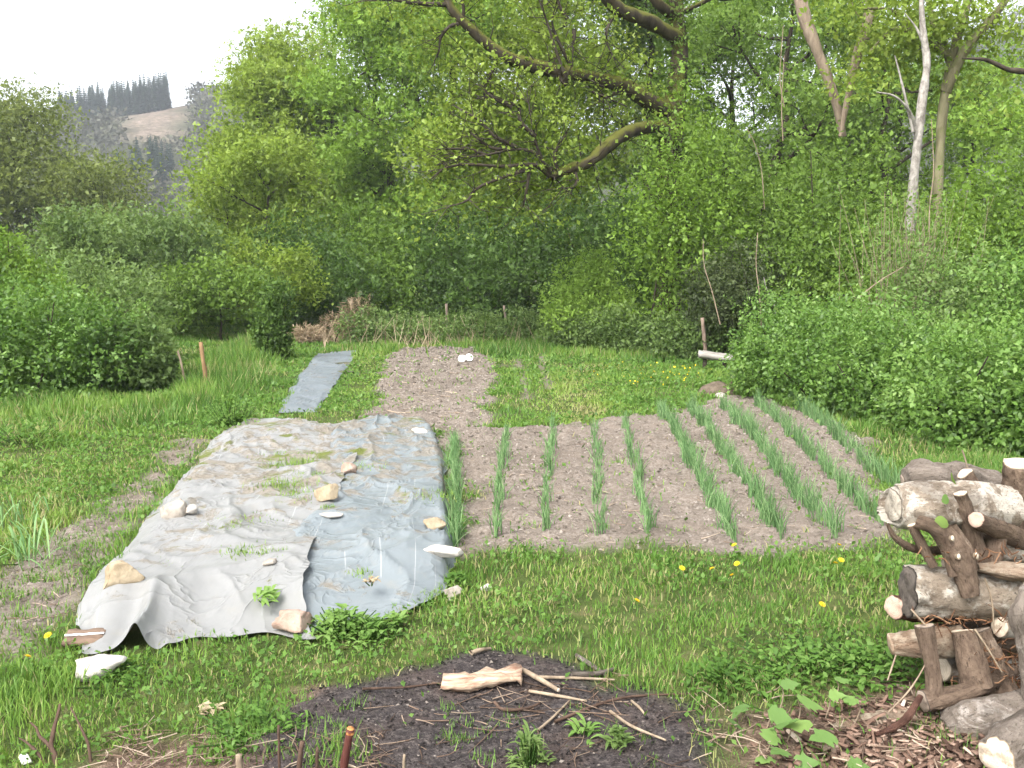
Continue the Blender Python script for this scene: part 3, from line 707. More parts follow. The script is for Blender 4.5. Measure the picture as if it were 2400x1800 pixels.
trunk_thing('forked_tree', 'pale mossy tree forking widely against the sky', 'tree', [
  ([(2195, 620, 21), (2200, 420, 21), (2210, 260, 21), (2235, 120, 21), (2265, 20, 21), (2285, -80, 21)], [.11, .11, .10, .10, .08, .06]),
  ([(2215, 215, 21), (2260, 120, 20.8), (2320, 50, 20.6), (2365, -10, 20.4)], [.13, .11, .09, .07]),
  ([(2230, 150, 21), (2190, 60, 21.2), (2170, -30, 21.3)], [.1, .08, .06]),
  ([(2225, 130, 21), (2120, 70, 21), (2080, 80, 21), (2040, 120, 20.9)], [.08, .07, .05, .03]),
  ([(2170, 130, 21), (2100, 30, 21), (2020, 20, 21)], [.05, .035, .02])], bark_mat('bark_pale_moss', (.10, .085, .05), (.22, .2, .12), 6, .5, (.12, .14, .04)), 8500, YG, .08, .9, 2)
trunk_thing('leaning_tree', 'slim tan trunk leaning left at the top of the picture', 'tree', [
  ([(1975, 320, 22.5), (1955, 225, 22.4), (1915, 120, 22.4), (1885, 40, 22.5), (1868, -40, 22.6)], [.09, .11, .13, .15, .15])], BARKT, seed=3)
trunk_thing('leaning_tree', 'slim tan trunk leaning right, crossing the other tan trunk low down', 'tree', [
  ([(1970, 320, 22.2), (1985, 240, 22.2), (2008, 140, 22.2), (2032, 60, 22.2), (2046, -40, 22.3)], [.05, .07, .12, .13, .13]),
  ([(2022, 50, 22.2), (2000, 20, 22.1), (1990, -20, 22.1)], [.025, .02, .015])], BARKT, seed=4)
trunk_thing('bough', 'dark drooping bough entering at the right picture edge', 'branch', [
  ([(2520, 190, 17), (2400, 168, 17), (2360, 162, 17), (2310, 140, 17), (2255, 137, 17)], [.07, .05, .045, .035, .012])], BARK, seed=5)
BS = [([(1688, 760, 19.6), (1668, 680, 19.6), (1650, 620, 19.6), (1648, 560, 19.7)], 'first bare pale shoot in front of the bluish shrub'), ([(1785, 765, 19), (1780, 690, 19), (1772, 620, 19), (1776, 545, 19.1)], 'tall bare pale shoot bent over the bramble bank'),
      ([(1822, 760, 18.6), (1816, 720, 18.6), (1798, 680, 18.5), (1790, 650, 18.5)], 'short bare white shoot above the plank bench'), ([(1838, 250, 22), (1828, 180, 22), (1836, 60, 22.2)], 'thin grey sapling left of the tan trunks'),
      ([(1835, 330, 21.8), (1832, 240, 21.8), (1838, 130, 21.9)], 'thin pale sapling below the tan trunks'), ([(1792, 490, 21.5), (1785, 400, 21.4), (1770, 340, 21.3), (1750, 300, 21.3)], 'thin curved shoot in the thicket under the tan trunks'),
      ([(2180, 620, 17.6), (2178, 500, 17.6), (2188, 400, 17.7), (2183, 280, 17.8)], 'thin hanging stem right beside the white dead tree'), ([(2010, 700, 15.5), (2060, 660, 15.3), (2118, 625, 15.2)], 'bare stick leaning over the bramble bank')]
for k, (l, lb) in enumerate(BS):
    p = pth(l, 12)
    V, Q = tube(p - p[0], np.linspace(.014, .007, 12), 5)
    tag(link('bare_shoot', mesh('bare_shoot', V, Q, None, None, True, [TWIG if k != 2 else BARKW]), None, p[0]), lb, 'shoot')

# ------------------------------------------------------------------ ground sheets (tarpaulins)
def arc(poly, n):
    p = smooth_path(poly, 200); d = np.r_[0, np.cumsum(np.linalg.norm(np.diff(p, axis=0), axis=1))]; t = np.linspace(0, d[-1], n)
    return np.stack([np.interp(t, d, p[:, k]) for k in range(3)], 1)
def sheet(name, label, left, back, right, front, nu, nv, zfun, mat, lift=.03):
    l, b, r, f = [arc(np.array([gp(*q) for q in e]), k) for e, k in ((left, nv), (back, nu), (right, nv), (front, nu))]
    u = np.linspace(0, 1, nu); v = np.linspace(0, 1, nv); U, V_ = np.meshgrid(u, v)
    U3, V3 = U[..., None], V_[..., None]
    P = (1 - U3) * l[:, None] + U3 * r[:, None] + (1 - V3) * f[None] + V3 * b[None] - ((1 - U3) * (1 - V3) * f[0] + U3 * (1 - V3) * f[-1] + (1 - U3) * V3 * b[0] + U3 * V3 * b[-1])
    P = P.reshape(-1, 3); uu, vv = U.ravel(), V_.ravel()
    j = (fbm(P[:, :2] * 3, 3, 55) - .5) * .12
    e = np.minimum(np.minimum(uu, 1 - uu), np.minimum(vv, 1 - vv))
    ed = 1 - sstep(0, .06, e); P[:, 0] += j * ed; P[:, 1] += (fbm(P[:, :2] * 3 + 9, 3, 56) - .5) * .14 * ed
    P[:, 2] = gz(P) + lift + zfun(P, uu, vv, e)
    i = (np.arange(nv - 1)[:, None] * nu + np.arange(nu - 1)[None]).ravel()
    o = link(name, mesh(name, P, np.c_[i, i + 1, i + nu + 1, i + nu], None, {'su': uu, 'sv': vv}, True, [mat]))
    tag(o, label, 'tarpaulin', 'plastic ground sheets')
    return o, P
def ridged(P, sx, sy, ang, s, p=3):
    c, n = math.cos(ang), math.sin(ang); w = (fbm(P[:, :2] * 1.1, 3, s + 5) - .5) * .9
    q = np.c_[(P[:, 0] * c + P[:, 1] * n + w) * sx, (-P[:, 0] * n + P[:, 1] * c + w * .5) * sy]
    return (1 - np.abs(2 * noise(q, s) - 1)) ** p
def z_pale(P, u, v, e):
    z = .07 * sstep(0, .22, u) * sstep(0, .12, v) * (1 - .4 * sstep(.8, 1, v))
    z += .060 * ridged(P, 1.3, .45, -.5, 11, 2.5) + .036 * ridged(P, 3.2, .8, -.8, 12, 4) + .024 * ridged(P, 6, 2, .9, 13, 4)
    z += .035 * (fbm(P[:, :2] * 4, 4, 14) - .5) * sstep(.35, .6, v) + .012 * (fbm(P[:, :2] * 14, 3, 15) - .5)
    z += .05 * np.exp(-((u - .12) / .08) ** 2) * (1 - sstep(0, .1, v))
    z += .05 * np.sin(u * 26 + v * 6) * (1 - sstep(0, .12, v)) * .5
    k = .25 + .75 * sstep(0, .10, v) * sstep(0, .05, u); z = z * k + .13 * np.exp(-((u - .42) / .04) ** 2) * (1 - sstep(0, .14, v)) - .02 * (1 - sstep(0, .05, v)) * (1 - np.exp(-((u - .42) / .05) ** 2))
    return np.maximum(z, -.03)
def z_blue(P, u, v, e):
    z = .05 + .05 * sstep(0, .1, u) * sstep(0, .1, 1 - u) * sstep(0, .10, v)
    z += .055 * ridged(P, 1.6, .35, .35, 21, 4) + .034 * ridged(P, 4, .7, .15, 22, 5) + .026 * ridged(P, 5, 2, -.7, 23, 5)
    z += .05 * (fbm(P[:, :2] * 3.4, 4, 24) - .5) * sstep(.4, .6, v) + .012 * (fbm(P[:, :2] * 13, 3, 25) - .5)
    z = z * (.2 + .8 * sstep(0, .10, v) * sstep(0, .06, 1 - u)) - .015 * (1 - sstep(0, .04, np.minimum(v, 1 - u)))
    return np.maximum(z, -.02)
def z_far(P, u, v, e):
    return -.01 + .03 * ridged(P, 1.2, .8, .3, 31, 2) * sstep(0, .15, e) + .02 * ridged(P, 4, 1.5, 1.0, 32, 3)
def tarp_mat(name, base, base2, lines, dirt, moss):
    m, nt, out = mk(name)
    su, sv = attr(nt, 'su'), attr(nt, 'sv')
    c = mixc(nt, nz(nt, 1.6, 5, .6), base, base2)
    c = mixc(nt, mth(nt, 'MULTIPLY', sst(nt, nz(nt, 9, 5, .65), .5, .72), .35), c, (.26, .25, .22))
    # pale woven lines along the sheet
    w = mth(nt, 'ABSOLUTE', mth(nt, 'SUBTRACT', mth(nt, 'FRACT', mth(nt, 'ADD', mth(nt, 'MULTIPLY', su, lines), .37)), .5))
    ln = mth(nt, 'MULTIPLY', mth(nt, 'LESS_THAN', w, .0022 * lines), sst(nt, nz(nt, 1.7, 3), .52, .60))
    c = mixc(nt, mth(nt, 'MULTIPLY', ln, .6), c, (.45, .46, .46))
    # washed-on soil, thickest on the rear half, and moss on it
    d = nz(nt, 3.6, 6, .68, None, .6)
    dm = mth(nt, 'ADD', d, mth(nt, 'MULTIPLY', sst(nt, sv, .05, .55), dirt * .8))
    dmask = sst(nt, dm, .60, .70)
    soilc = ramp(nt, nz(nt, 24, 4, .6), [(.3, (.125, .10, .07)), (.6, (.24, .21, .165)), (.75, (.33, .30, .25))])
    c = mixc(nt, mth(nt, 'MULTIPLY', dmask, .8), c, soilc)
    mo = mth(nt, 'MULTIPLY', sst(nt, nz(nt, 2.4, 5, .6), .60 - moss, .70 - moss), dmask)
    c = mixc(nt, mo, c, (.11, .13, .03))
    cr_ = mth(nt, 'POWER', mth(nt, 'SUBTRACT', 1.0, mth(nt, 'ABSOLUTE', mth(nt, 'SUBTRACT', mth(nt, 'MULTIPLY', nz(nt, 2.2, 3, .5, None, .8), 2.0), 1.0))), 14.0)
    h = mth(nt, 'ADD', mth(nt, 'ADD', mth(nt, 'MULTIPLY', nz(nt, 12, 4), .5), mth(nt, 'MULTIPLY', dmask, .5)), mth(nt, 'MULTIPLY', cr_, 1.2))
    p = surf(nt, out, c, mth(nt, 'ADD', mth(nt, 'MULTIPLY', dmask, .4), .42), bump(nt, h, .5, .015), .25)
    t = N(nt, 'ShaderNodeBsdfTranslucent'); nt.links.new(c, t.inputs[0]); a = N(nt, 'ShaderNodeMixShader'); a.inputs[0].default_value = .12
    nt.links.new(p.outputs[0], a.inputs[1]); nt.links.new(t.outputs[0], a.inputs[2]); nt.links.new(a.outputs[0], out.inputs[0])
    return m
PALE = tarp_mat('sheet_pale', (.205, .206, .20), (.28, .281, .276), 5, .18, .07)
BLUE = tarp_mat('sheet_blue', (.152, .18, .193), (.222, .246, .257), 6, .19, .03)
FARB = tarp_mat('sheet_far', (.14, .163, .185), (.20, .225, .245), 1, .05, -.05)
pale_o, pale_P = sheet('ground_sheet', 'pale grey translucent plastic sheet weighed down with stones', [(165, 1480), (205, 1405), (250, 1345), (325, 1255), (372, 1195), (418, 1140), (465, 1085), (495, 1040), (525, 1015)],
      [(525, 1015), (600, 1000), (680, 998), (760, 1012), (800, 1018)], [(740, 1512), (720, 1400), (760, 1280), (800, 1180), (830, 1090), (800, 1018)],
      [(165, 1480), (215, 1545), (300, 1532), (360, 1545), (410, 1520), (470, 1500), (560, 1500), (640, 1495), (740, 1512)], 190, 210, z_pale, PALE)
blue_o, blue_P = sheet('ground_sheet', 'blue-grey plastic sheet with thin white lines beside the onion bed', [(650, 1470), (648, 1400), (655, 1320), (700, 1260), (760, 1190), (775, 1100), (772, 1030)],
      [(772, 1030), (850, 1008), (930, 1000), (1010, 1008)], [(1040, 1395), (1066, 1300), (1052, 1200), (1046, 1100), (1030, 1045), (1010, 1008)],
      [(650, 1470), (710, 1488), (780, 1480), (880, 1462), (970, 1440), (1040, 1395)], 170, 200, z_blue, BLUE)
far_o, far_P = sheet('ground_sheet', 'narrow slate-blue sheet lying in the grass beside the upper soil bed', [(655, 972), (668, 935), (700, 885), (745, 832)], [(745, 832), (790, 826), (838, 824)],
      [(742, 968), (775, 920), (815, 865), (838, 824)], [(655, 972), (690, 970), (742, 968)], 60, 90, z_far, FARB)
TARPS = [[gp(*q) for q in l] for l in (
    [(165, 1480), (250, 1345), (372, 1195), (465, 1085), (525, 1015), (680, 1000), (800, 1018), (930, 1000), (1010, 1008), (1046, 1100), (1052, 1200), (1066, 1300), (1040, 1395), (900, 1455), (740, 1508), (470, 1500), (360, 1540), (215, 1540)],
    [(655, 972), (700, 885), (745, 832), (838, 824), (815, 865), (742, 968)])]
def sheet_z(x, y):                           # top of whatever lies there
    best = gfull(np.array([[x, y, 0.]]))[0]
    for P_ in (pale_P, blue_P, far_P):
        d = (P_[:, 0] - x) ** 2 + (P_[:, 1] - y) ** 2; k = d.argmin()
        if d[k] < .02: best = max(best, P_[k, 2])
    return float(best)
def sp(px, py):
    z = 0.0
    for _ in range(5):
        p = G(px, py, z); z = sheet_z(p[0], p[1])
    return G(px, py, z)

# ------------------------------------------------------------------ stones
def rock_mat(name, c1, c2, sc=9):
    m, nt, out = mk(name); tc = N(nt, 'ShaderNodeTexCoord')
    f = nz(nt, sc, 6, .65, tc.outputs['Object']); k = nz(nt, sc * 3.5, 4, .6, tc.outputs['Object'])
    c = ramp(nt, f, [(.3, c1), (.65, c2)]); c = mixc(nt, mth(nt, 'MULTIPLY', sst(nt, k, .55, .75), .4), c, tuple(v * .45 for v in c1))
    surf(nt, out, c, .9, bump(nt, mth(nt, 'ADD', f, mth(nt, 'MULTIPLY', k, .5)), .7, .015), .2); return m
ROCKT = rock_mat('rock_tan', (.20, .15, .09), (.40, .33, .23)); ROCKG = rock_mat('rock_grey', (.20, .17, .14), (.40, .36, .31))
ROCKR = rock_mat('rock_red', (.22, .14, .10), (.42, .32, .26)); ROCKW = rock_mat('rock_white', (.28, .25, .21), (.52, .49, .45))
def rock(px, py, w, d, h, mat, label, name='stone', rz=0., seed=0, planes=13, sink=.3, tilt=0., box=.72):
    r = np.random.default_rng(seed + 300); nu, nv = 34, 20
    a = np.linspace(0, 2 * np.pi, nu, endpoint=False); b = np.linspace(0.001, np.pi - .001, nv)
    V = np.stack([np.outer(np.sin(b), np.cos(a)), np.outer(np.sin(b), np.sin(a)), np.outer(np.cos(b), np.ones(nu))], -1).reshape(-1, 3)
    V = np.sign(V) * np.abs(V) ** box
    for k in range(planes):
        n_ = norm(r.normal(0, 1, 3)); o_ = r.uniform(.55, .85); t = V @ n_ - o_; V = V - np.outer(np.maximum(t, 0), n_) * .97
    V *= (1 + .30 * (fbm(V * 2.2 + seed, 3, seed) - .5) + .10 * (fbm(V * 8 + seed, 3, seed + 1) - .5))[:, None]
    V = V * np.array([w, d, h]) / 2 * 1.15
    i = (np.arange(nv - 1)[:, None] * nu); j = np.arange(nu)[None]; j2 = (j + 1) % nu
    Q = np.stack([i + j, i + nu + j, i + nu + j2, i + j2], -1).reshape(-1, 4)
    p = sp(px, py)
    return tag(link(name, mesh(name, V, Q, None, None, True, [mat]), None, (p[0], p[1], p[2] + h / 2 - h * sink), (tilt, 0, rz)), label, 'stone')
rock(285, 1362, .25, .16, .15, ROCKT, 'mossy tan block of stone on the left edge of the pale sheet', rz=.5, seed=1, planes=10)
rock(402, 1208, .20, .18, .17, ROCKG, 'grey-brown angular stone halfway up the left edge of the pale sheet', rz=.2, seed=2)
rock(447, 1200, .13, .12, .07, ROCKW, 'small whitish stone touching the grey-brown angular stone', rz=.9, seed=3)
rock(768, 1162, .20, .16, .13, ROCKT, 'tan squared stone between the pale and the blue sheet', rz=.3, seed=4, planes=11)
rock(822, 1104, .15, .14, .11, ROCKR, 'round pinkish white stone on the upper blue sheet', rz=.1, seed=5, planes=10)
rock(986, 1014, .19, .12, .08, ROCKW, 'white stone at the far corner of the blue sheet', rz=-.3, seed=6)
rock(1038, 1295, .24, .09, .08, ROCKW, 'long white bone-like stone at the corner of the blue sheet by the onions', rz=-.25, seed=7, planes=12)
rock(685, 1468, .25, .17, .11, ROCKR, 'flat reddish stone on the front edge of the blue sheet', rz=.05, seed=8, planes=16)
rock(235, 1568, .26, .17, .11, ROCKW, 'flat white stone on the grass at the front corner of the pale sheet', rz=.2, seed=9, planes=16)
rock(1062, 1395, .12, .09, .08, ROCKG, 'grey stone in the grass beside the blue sheet corner', rz=.6, seed=10)
rock(1139, 1383, .06, .05, .05, ROCKW, 'small white stone alone in the front grass', rz=.2, seed=11)
rock(1022, 1236, .17, .15, .08, ROCKT, 'brownish stone on the right edge of the blue sheet', rz=.2, seed=12)
rock(1690, 930, .16, .12, .09, ROCKW, 'white stone at the foot of the brown earth heap', rz=.2, seed=13)
rock(775, 1210, .16, .1, .04, ROCKW, 'thin whitish flake of stone on the sheet below the tan squared stone', rz=.5, seed=14)
rock(634, 1322, .1, .07, .04, ROCKG, 'small grey stone where the two sheets overlap', rz=.5, seed=15)
rock(810, 853, .42, .2, .06, rock_mat('rock_dark', (.05, .055, .03), (.12, .12, .08)), 'upper dark mossy clod on the far blue sheet', rz=.1, seed=16)
rock(805, 873, .40, .2, .06, MATS['rock_dark'], 'lower dark clod on the far blue sheet', rz=-.1, seed=17)
p = G(1690, 900)
rock(1683, 922, .6, .6, .34, rock_mat('earth_heap', (.06, .045, .032), (.14, .11, .08), 9), 'brown earth heap under the plank bench', 'earth_heap', .2, 19, 0, .5, 0., 1.15)['category'] = 'heap'
# wooden wedge with a white stripe under the front corner
p = sp(200, 1500); wd = thing('wooden_board', 'short brown board with a white stripe at the sheet corner', 'board', p)
def slab(w, d, h, amp=.006, seed=0, taper=.0):
    nx_, ny_ = 12, 5
    V, Q = [], []
    a = np.linspace(-.5, .5, nx_); ring = []
    prof = np.array([(-.5, 0), (-.5, 1), (-.2, 1.05), (.2, 1.02), (.5, 1), (.5, 0), (.2, 0), (-.2, 0)])
    for x in a:
        t = 1 - taper * (x + .5)
        V += [(x * w, y * d * t, z_ * h) for y, z_ in prof]
    V = np.array(V); V += (noise(V * 30 + seed, seed)[:, None] - .5) * amp * 2
    n8 = 8
    for k in range(nx_ - 1):
        for j in range(n8): Q.append((k * n8 + j, k * n8 + (j + 1) % n8, (k + 1) * n8 + (j + 1) % n8, (k + 1) * n8 + j))
    Q.append((7, 6, 1, 0)); Q.append((6, 3, 2, 1)) ; Q.append((6, 5, 4, 3))
    e = (nx_ - 1) * n8; Q += [(e, e + 1, e + 6, e + 7), (e + 1, e + 2, e + 3, e + 6), (e + 3, e + 4, e + 5, e + 6)]
    return V, np.array(Q)
V, Q = slab(.20, .12, .03); link('plank', mesh('plank', V, Q, None, None, False, [bark_mat('board_brown', (.09, .06, .045), (.2, .14, .10), 20, stretch=(.2, 1, 1))]), wd, (0, 0, .0), (.25, 0, .15))
m, nt, out = mk('white_paint'); surf(nt, out, ramp(nt, nz(nt, 60, 3), [(.3, (.66, .65, .62)), (.6, (.85, .85, .83))]), .6)
WHITE = m
V, Q = slab(.20, .014, .004, .0012); link('stripe', mesh('stripe', V, Q, None, None, False, [WHITE]), wd, (0, -.008, .034), (.25, 0, .15))

# two white discs on the upper bed
for (px, py, rz, lb) in ((1083, 842, -.1, 'left of two round white lids lying on the far bare soil'), (1099, 839, .35, 'right of two round white lids lying on the far bare soil')):
    p = gp(px, py + 6); prof = [(1.3 * a_, 1.3 * b_) for a_, b_ in [(.012, .02), (.03, .012), (.05, .018), (.066, .03), (.07, .022), (.06, .0), (.02, -.006), (.002, -.006)]]; k = 24
    V = np.array([(r_0 * math.cos(a), r_0 * math.sin(a), h) for r_0, h in prof for a in np.arange(k) * 2 * np.pi / k])
    i = np.arange(len(prof) - 1)[:, None] * k; j = np.arange(k)[None]; Q = np.stack([i + j, i + (j + 1) % k, i + k + (j + 1) % k, i + k + j], -1).reshape(-1, 4)
    tag(link('plastic_lid', mesh('plastic_lid', V, Q, None, None, True, [WHITE]), None, (p[0], p[1], p[2] + .06), (math.radians(62), 0, rz)), lb, 'lid', 'white lids on the upper bed')

# ------------------------------------------------------------------ stakes, posts, bench
def stake(px0, py0, px1, py1, r0, r1, mat, label, name='stake', cat='stake', Yadd=0., bend=.0, tip=None, n=9):
    b = gp(px0, py0); e = at(px1, py1, b[1] + Yadd); m_ = (b + e) / 2 + np.array([bend, 0, 0])
    p = smooth_path([b - (0, 0, .05), m_, e], n); V, Q = tube(p - b, np.linspace(r0, r1, n), 8)
    V = V + (noise(V * 40, 3)[:, None] - .5) * r1 * .5
    V = np.vstack([V, (p[-1] - b)[None]]); k = (n - 1) * 8
    T = np.array([(k + j, k + (j + 1) % 8, len(V) - 1) for j in range(8)])
    o = tag(link(name, mesh(name, V, Q, T, None, False, [mat]), None, b), label, cat)
    if tip is not None:
        V2, Q2 = tube(np.array([p[-1] - b - (p[-1] - p[0]) / np.linalg.norm(p[-1] - p[0]) * .02, p[-1] - b + (0, 0, .004)]), [r1 * 1.04, r1 * .9], 8)
        V2 = np.vstack([V2, V2[8:].mean(0) + (0, 0, .006)]); T2 = np.array([(8 + j, 8 + (j + 1) % 8, 16) for j in range(8)])
        link('broken_tip', mesh('broken_tip', V2, Q2, T2, None, False, [tip]), o)
    return o
stake(435, 912, 416, 820, .022, .018, TWIG, 'thin pale stake next to the left bramble bush', bend=.02)
stake(489, 925, 470, 802, .04, .033, POSTO, 'thicker orange-brown stake leaning left in the tall grass')
stake(826, 790, 824, 700, .05, .04, TWIG, 'pale post top sticking out of the dry brushwood heap', 'post', 'post')
PGREY = bark_mat('post_weathered', (.085, .065, .05), (.20, .16, .125), 12)
stake(1052, 800, 1046, 712, .05, .04, PGREY, 'broken grey post in the middle of the weedy bank', 'post', 'post')
stake(1190, 790, 1181, 716, .045, .036, PGREY, 'stubby pale post on the right of the weedy bank', 'post', 'post')
stake(1319, 800, 1317, 704, .02, .016, PGREY, 'thin pale pole in front of the bright young shrub', 'pole', 'pole')
stake(1656, 850, 1646, 745, .05, .04, bark_mat('post_grey', (.10, .07, .055), (.24, .18, .14), 12), 'grey-brown post standing behind the plank bench', 'post', 'post')
RUST = bark_mat('rust_brown', (.055, .018, .014), (.10, .035, .027), 8, bstr=.2); m, nt, out = mk('rust_tip'); surf(nt, out, ramp(nt, nz(nt, 60, 4), [(.35, (.20, .06, .015)), (.6, (.55, .28, .10))]), .8); RTIP = m
stake(795, 1850, 822, 1708, .0155, .0155, RUST, 'rust-red round stake with orange broken top in front', tip=RTIP, n=7)
stake(655, 1830, 653, 1700, .006, .005, TWIGD, 'thin dark twig standing left of the rust-red stake', 'standing_twig', 'twig')
stake(697, 1840, 708, 1738, .011, .009, TWIGD, 'stout dark stub between the thin twig and the rust-red stake', 'stub', 'stub')
stake(742, 1830, 744, 1752, .007, .006, TWIGD, 'short brown peg just left of the rust-red stake', 'peg', 'peg')
stake(565, 1840, 560, 1768, .014, .012, TWIG, 'short pale wooden stub at the bottom edge', 'stub', 'stub')
stake(944, 1840, 948, 1768, .006, .005, TWIG, 'pale stalk right of the rust-red stake at the bottom', 'stalk', 'stalk')
b = gp(1676, 866)
bench = thing('plank_bench', 'weathered grey plank bench at the edge of the right bramble bank', 'bench', b)
GREYW = bark_mat('wood_grey', (.17, .15, .13), (.36, .34, .31), 14, stretch=(.15, 1, 1))
V, Q = slab(.74, .22, .10); link('seat', mesh('seat', V, Q, None, None, False, [GREYW]), bench, (0, 0, .24), (.3, .12, -.1))
for xx in (-.22, .2):
    V, Q = tube(np.array([(xx, .02, -.05), (xx, .02, .28 - xx * .12)]), [.05, .045], 7); link('leg', mesh('leg', V, Q, None, None, True, [BARK]), bench)
stake(1705, 905, 1790, 740, .02, .012, TWIGD, 'dark crooked stick leaning from the bench into the brambles', 'leaning_stick', 'stick', 1.5, .12)

# dead forked twigs, bottom left
def twigs(name, label, cat, paths, mat, base):
    o = thing(name, label, cat, base); 
    for l, r in paths:
        p = smooth_path([at(*q) for q in l], 12) - np.array(base); V, Q = tube(p, np.interp(np.linspace(0, 1, 12), np.linspace(0, 1, len(r)), r), 6)
        V = V + (noise(V * 60, 2)[:, None] - .5) * r[0] * .4
        link('branch', mesh('branch', V, Q, None, None, True, [mat]), o)
    return o
twigs('dead_shrub', 'dead forked dark shrub stump at the bottom left', 'dead shrub', [
  ([(138, 1850, 3.55), (128, 1770, 3.6), (120, 1745, 3.62), (128, 1705, 3.65), (141, 1650, 3.7)], [.016, .014, .011, .008, .005]),
  ([(120, 1755, 3.62), (108, 1740, 3.65), (93, 1725, 3.68), (85, 1705, 3.7), (70, 1692, 3.72)], [.009, .008, .006, .005, .003]),
  ([(128, 1820, 3.55), (100, 1780, 3.58), (75, 1750, 3.6), (45, 1730, 3.65)], [.009, .008, .006, .003])], TWIGD, gp(136, 1840))
twigs('dead_shoot', 'thin reddish dead shoot leaning left at the bottom left', 'shoot', [([(218, 1850, 3.55), (212, 1780, 3.6), (205, 1740, 3.62), (185, 1695, 3.65), (165, 1658, 3.7)], [.007, .0065, .006, .005, .003])], TWIGD, gp(217, 1840))
twigs('pale_stick', 'pale stick lying at a slant behind the reddish dead shoot', 'stick', [([(136, 1793, 3.72), (180, 1768, 3.78), (228, 1745, 3.85)], [.009, .008, .006])], TWIG, gp(140, 1795))
p = gp(58, 1792); V = rvec(40) * (.05, .02, .05); V[:, 2] = np.abs(V[:, 2])
import bmesh
def hull(name, pts, mat, loc, smooth=False):
    bm = bmesh.new(); [bm.verts.new(q) for q in pts]; r = bmesh.ops.convex_hull(bm, input=bm.verts)
    bmesh.ops.delete(bm, geom=[g for g in r['geom_interior'] if isinstance(g, bmesh.types.BMVert)], context='VERTS')
    me = bpy.data.meshes.new(name); bm.to_mesh(me); bm.free(); me.materials.append(mat); o = link(name, me, None, loc); return o
tag(hull('paper_scrap', V[:14] * (.7, .5, 1), WHITE, p), 'crumpled white scrap on the grass at the bottom left corner', 'paper')

# ------------------------------------------------------------------ onions
def onion_mesh(seed, n, along, rad_, hmax):
    r = np.random.default_rng(seed); A = Acc()
    for k in range(n):
        az = r.uniform(0, 6.28); h = r.uniform(.5, 1.0) * hmax; ln = r.uniform(.01, .11); b = np.array([r.normal(0, .018), r.uniform(-along, along), -.02])
        d = np.array([math.cos(az), math.sin(az), 0]); t = np.linspace(0, 1, 5)[:, None]
        p = b + d * ln * t ** 2 + np.array([0, 0, h]) * (t - .1 * t ** 3)
        V, Q = tube(p, np.array([1, 1.1, .95, .65, .2]) * rad_, 3); A.add(V, Q, a=np.clip(r.normal(.5, .25), 0, 1) if r.random() > .06 else 1.0)
    return A.build('onion_plant', [ONION], True)
om = [onion_mesh(k, 24, .12, .0036, .33) for k in range(6)]; om2 = [onion_mesh(20 + k, 12, .08, .0038, .28) for k in range(6)]
ROWS = [((1066, 1288), (1068, 1045), 22, 'onion plant in the row right beside the blue sheet'), ((1158, 1268), (1190, 1012), 22, 'onion plant in the second row from the blue sheet'),
        ((1278, 1262), (1296, 990), 22, 'onion plant in the third row from the blue sheet'), ((1412, 1268), (1392, 1000), 22, 'onion plant in the fourth row from the blue sheet'),
        ((1522, 1264), (1465, 990), 24, 'onion plant in the fifth row from the blue sheet'), ((1728, 1275), (1545, 968), 38, 'onion plant in the sixth row from the blue sheet'),
        ((1838, 1264), (1612, 960), 38, 'onion plant in the seventh row from the blue sheet'), ((1965, 1270), (1690, 952), 40, 'onion plant in the eighth row from the blue sheet'),
        ((2072, 1232), (1770, 945), 38, 'onion plant in the ninth row from the blue sheet'), ((2118, 1165), (1848, 948), 34, 'onion plant in the last row below the bramble bank')]
r_ = np.random.default_rng(4)
for ri, (a, b, n, lb) in enumerate(ROWS):
    a, b = gp(*a), gp(*b); yaw = math.atan2(b[1] - a[1], b[0] - a[0]) - math.pi / 2
    for k in range(n):
        q = a + (b - a) * (k + r_.uniform(.2, .8)) / n; q[0] += r_.normal(0, .02); z0 = gfull(q[None])[0]
        s = r_.uniform(.75, 1.15)
        tag(link('onion_plant', (om if ri >= 5 or ri == 0 else om2)[r_.integers(6)], None, (q[0], q[1], z0), (r_.normal(0, .06), r_.normal(0, .06), yaw + r_.choice([0, math.pi]) + r_.normal(0, .2)), (s, s * 1.15, s * r_.uniform(.75, 1.15))), lb, 'onion', f'onions, {lb.split(" in the ")[1]}')

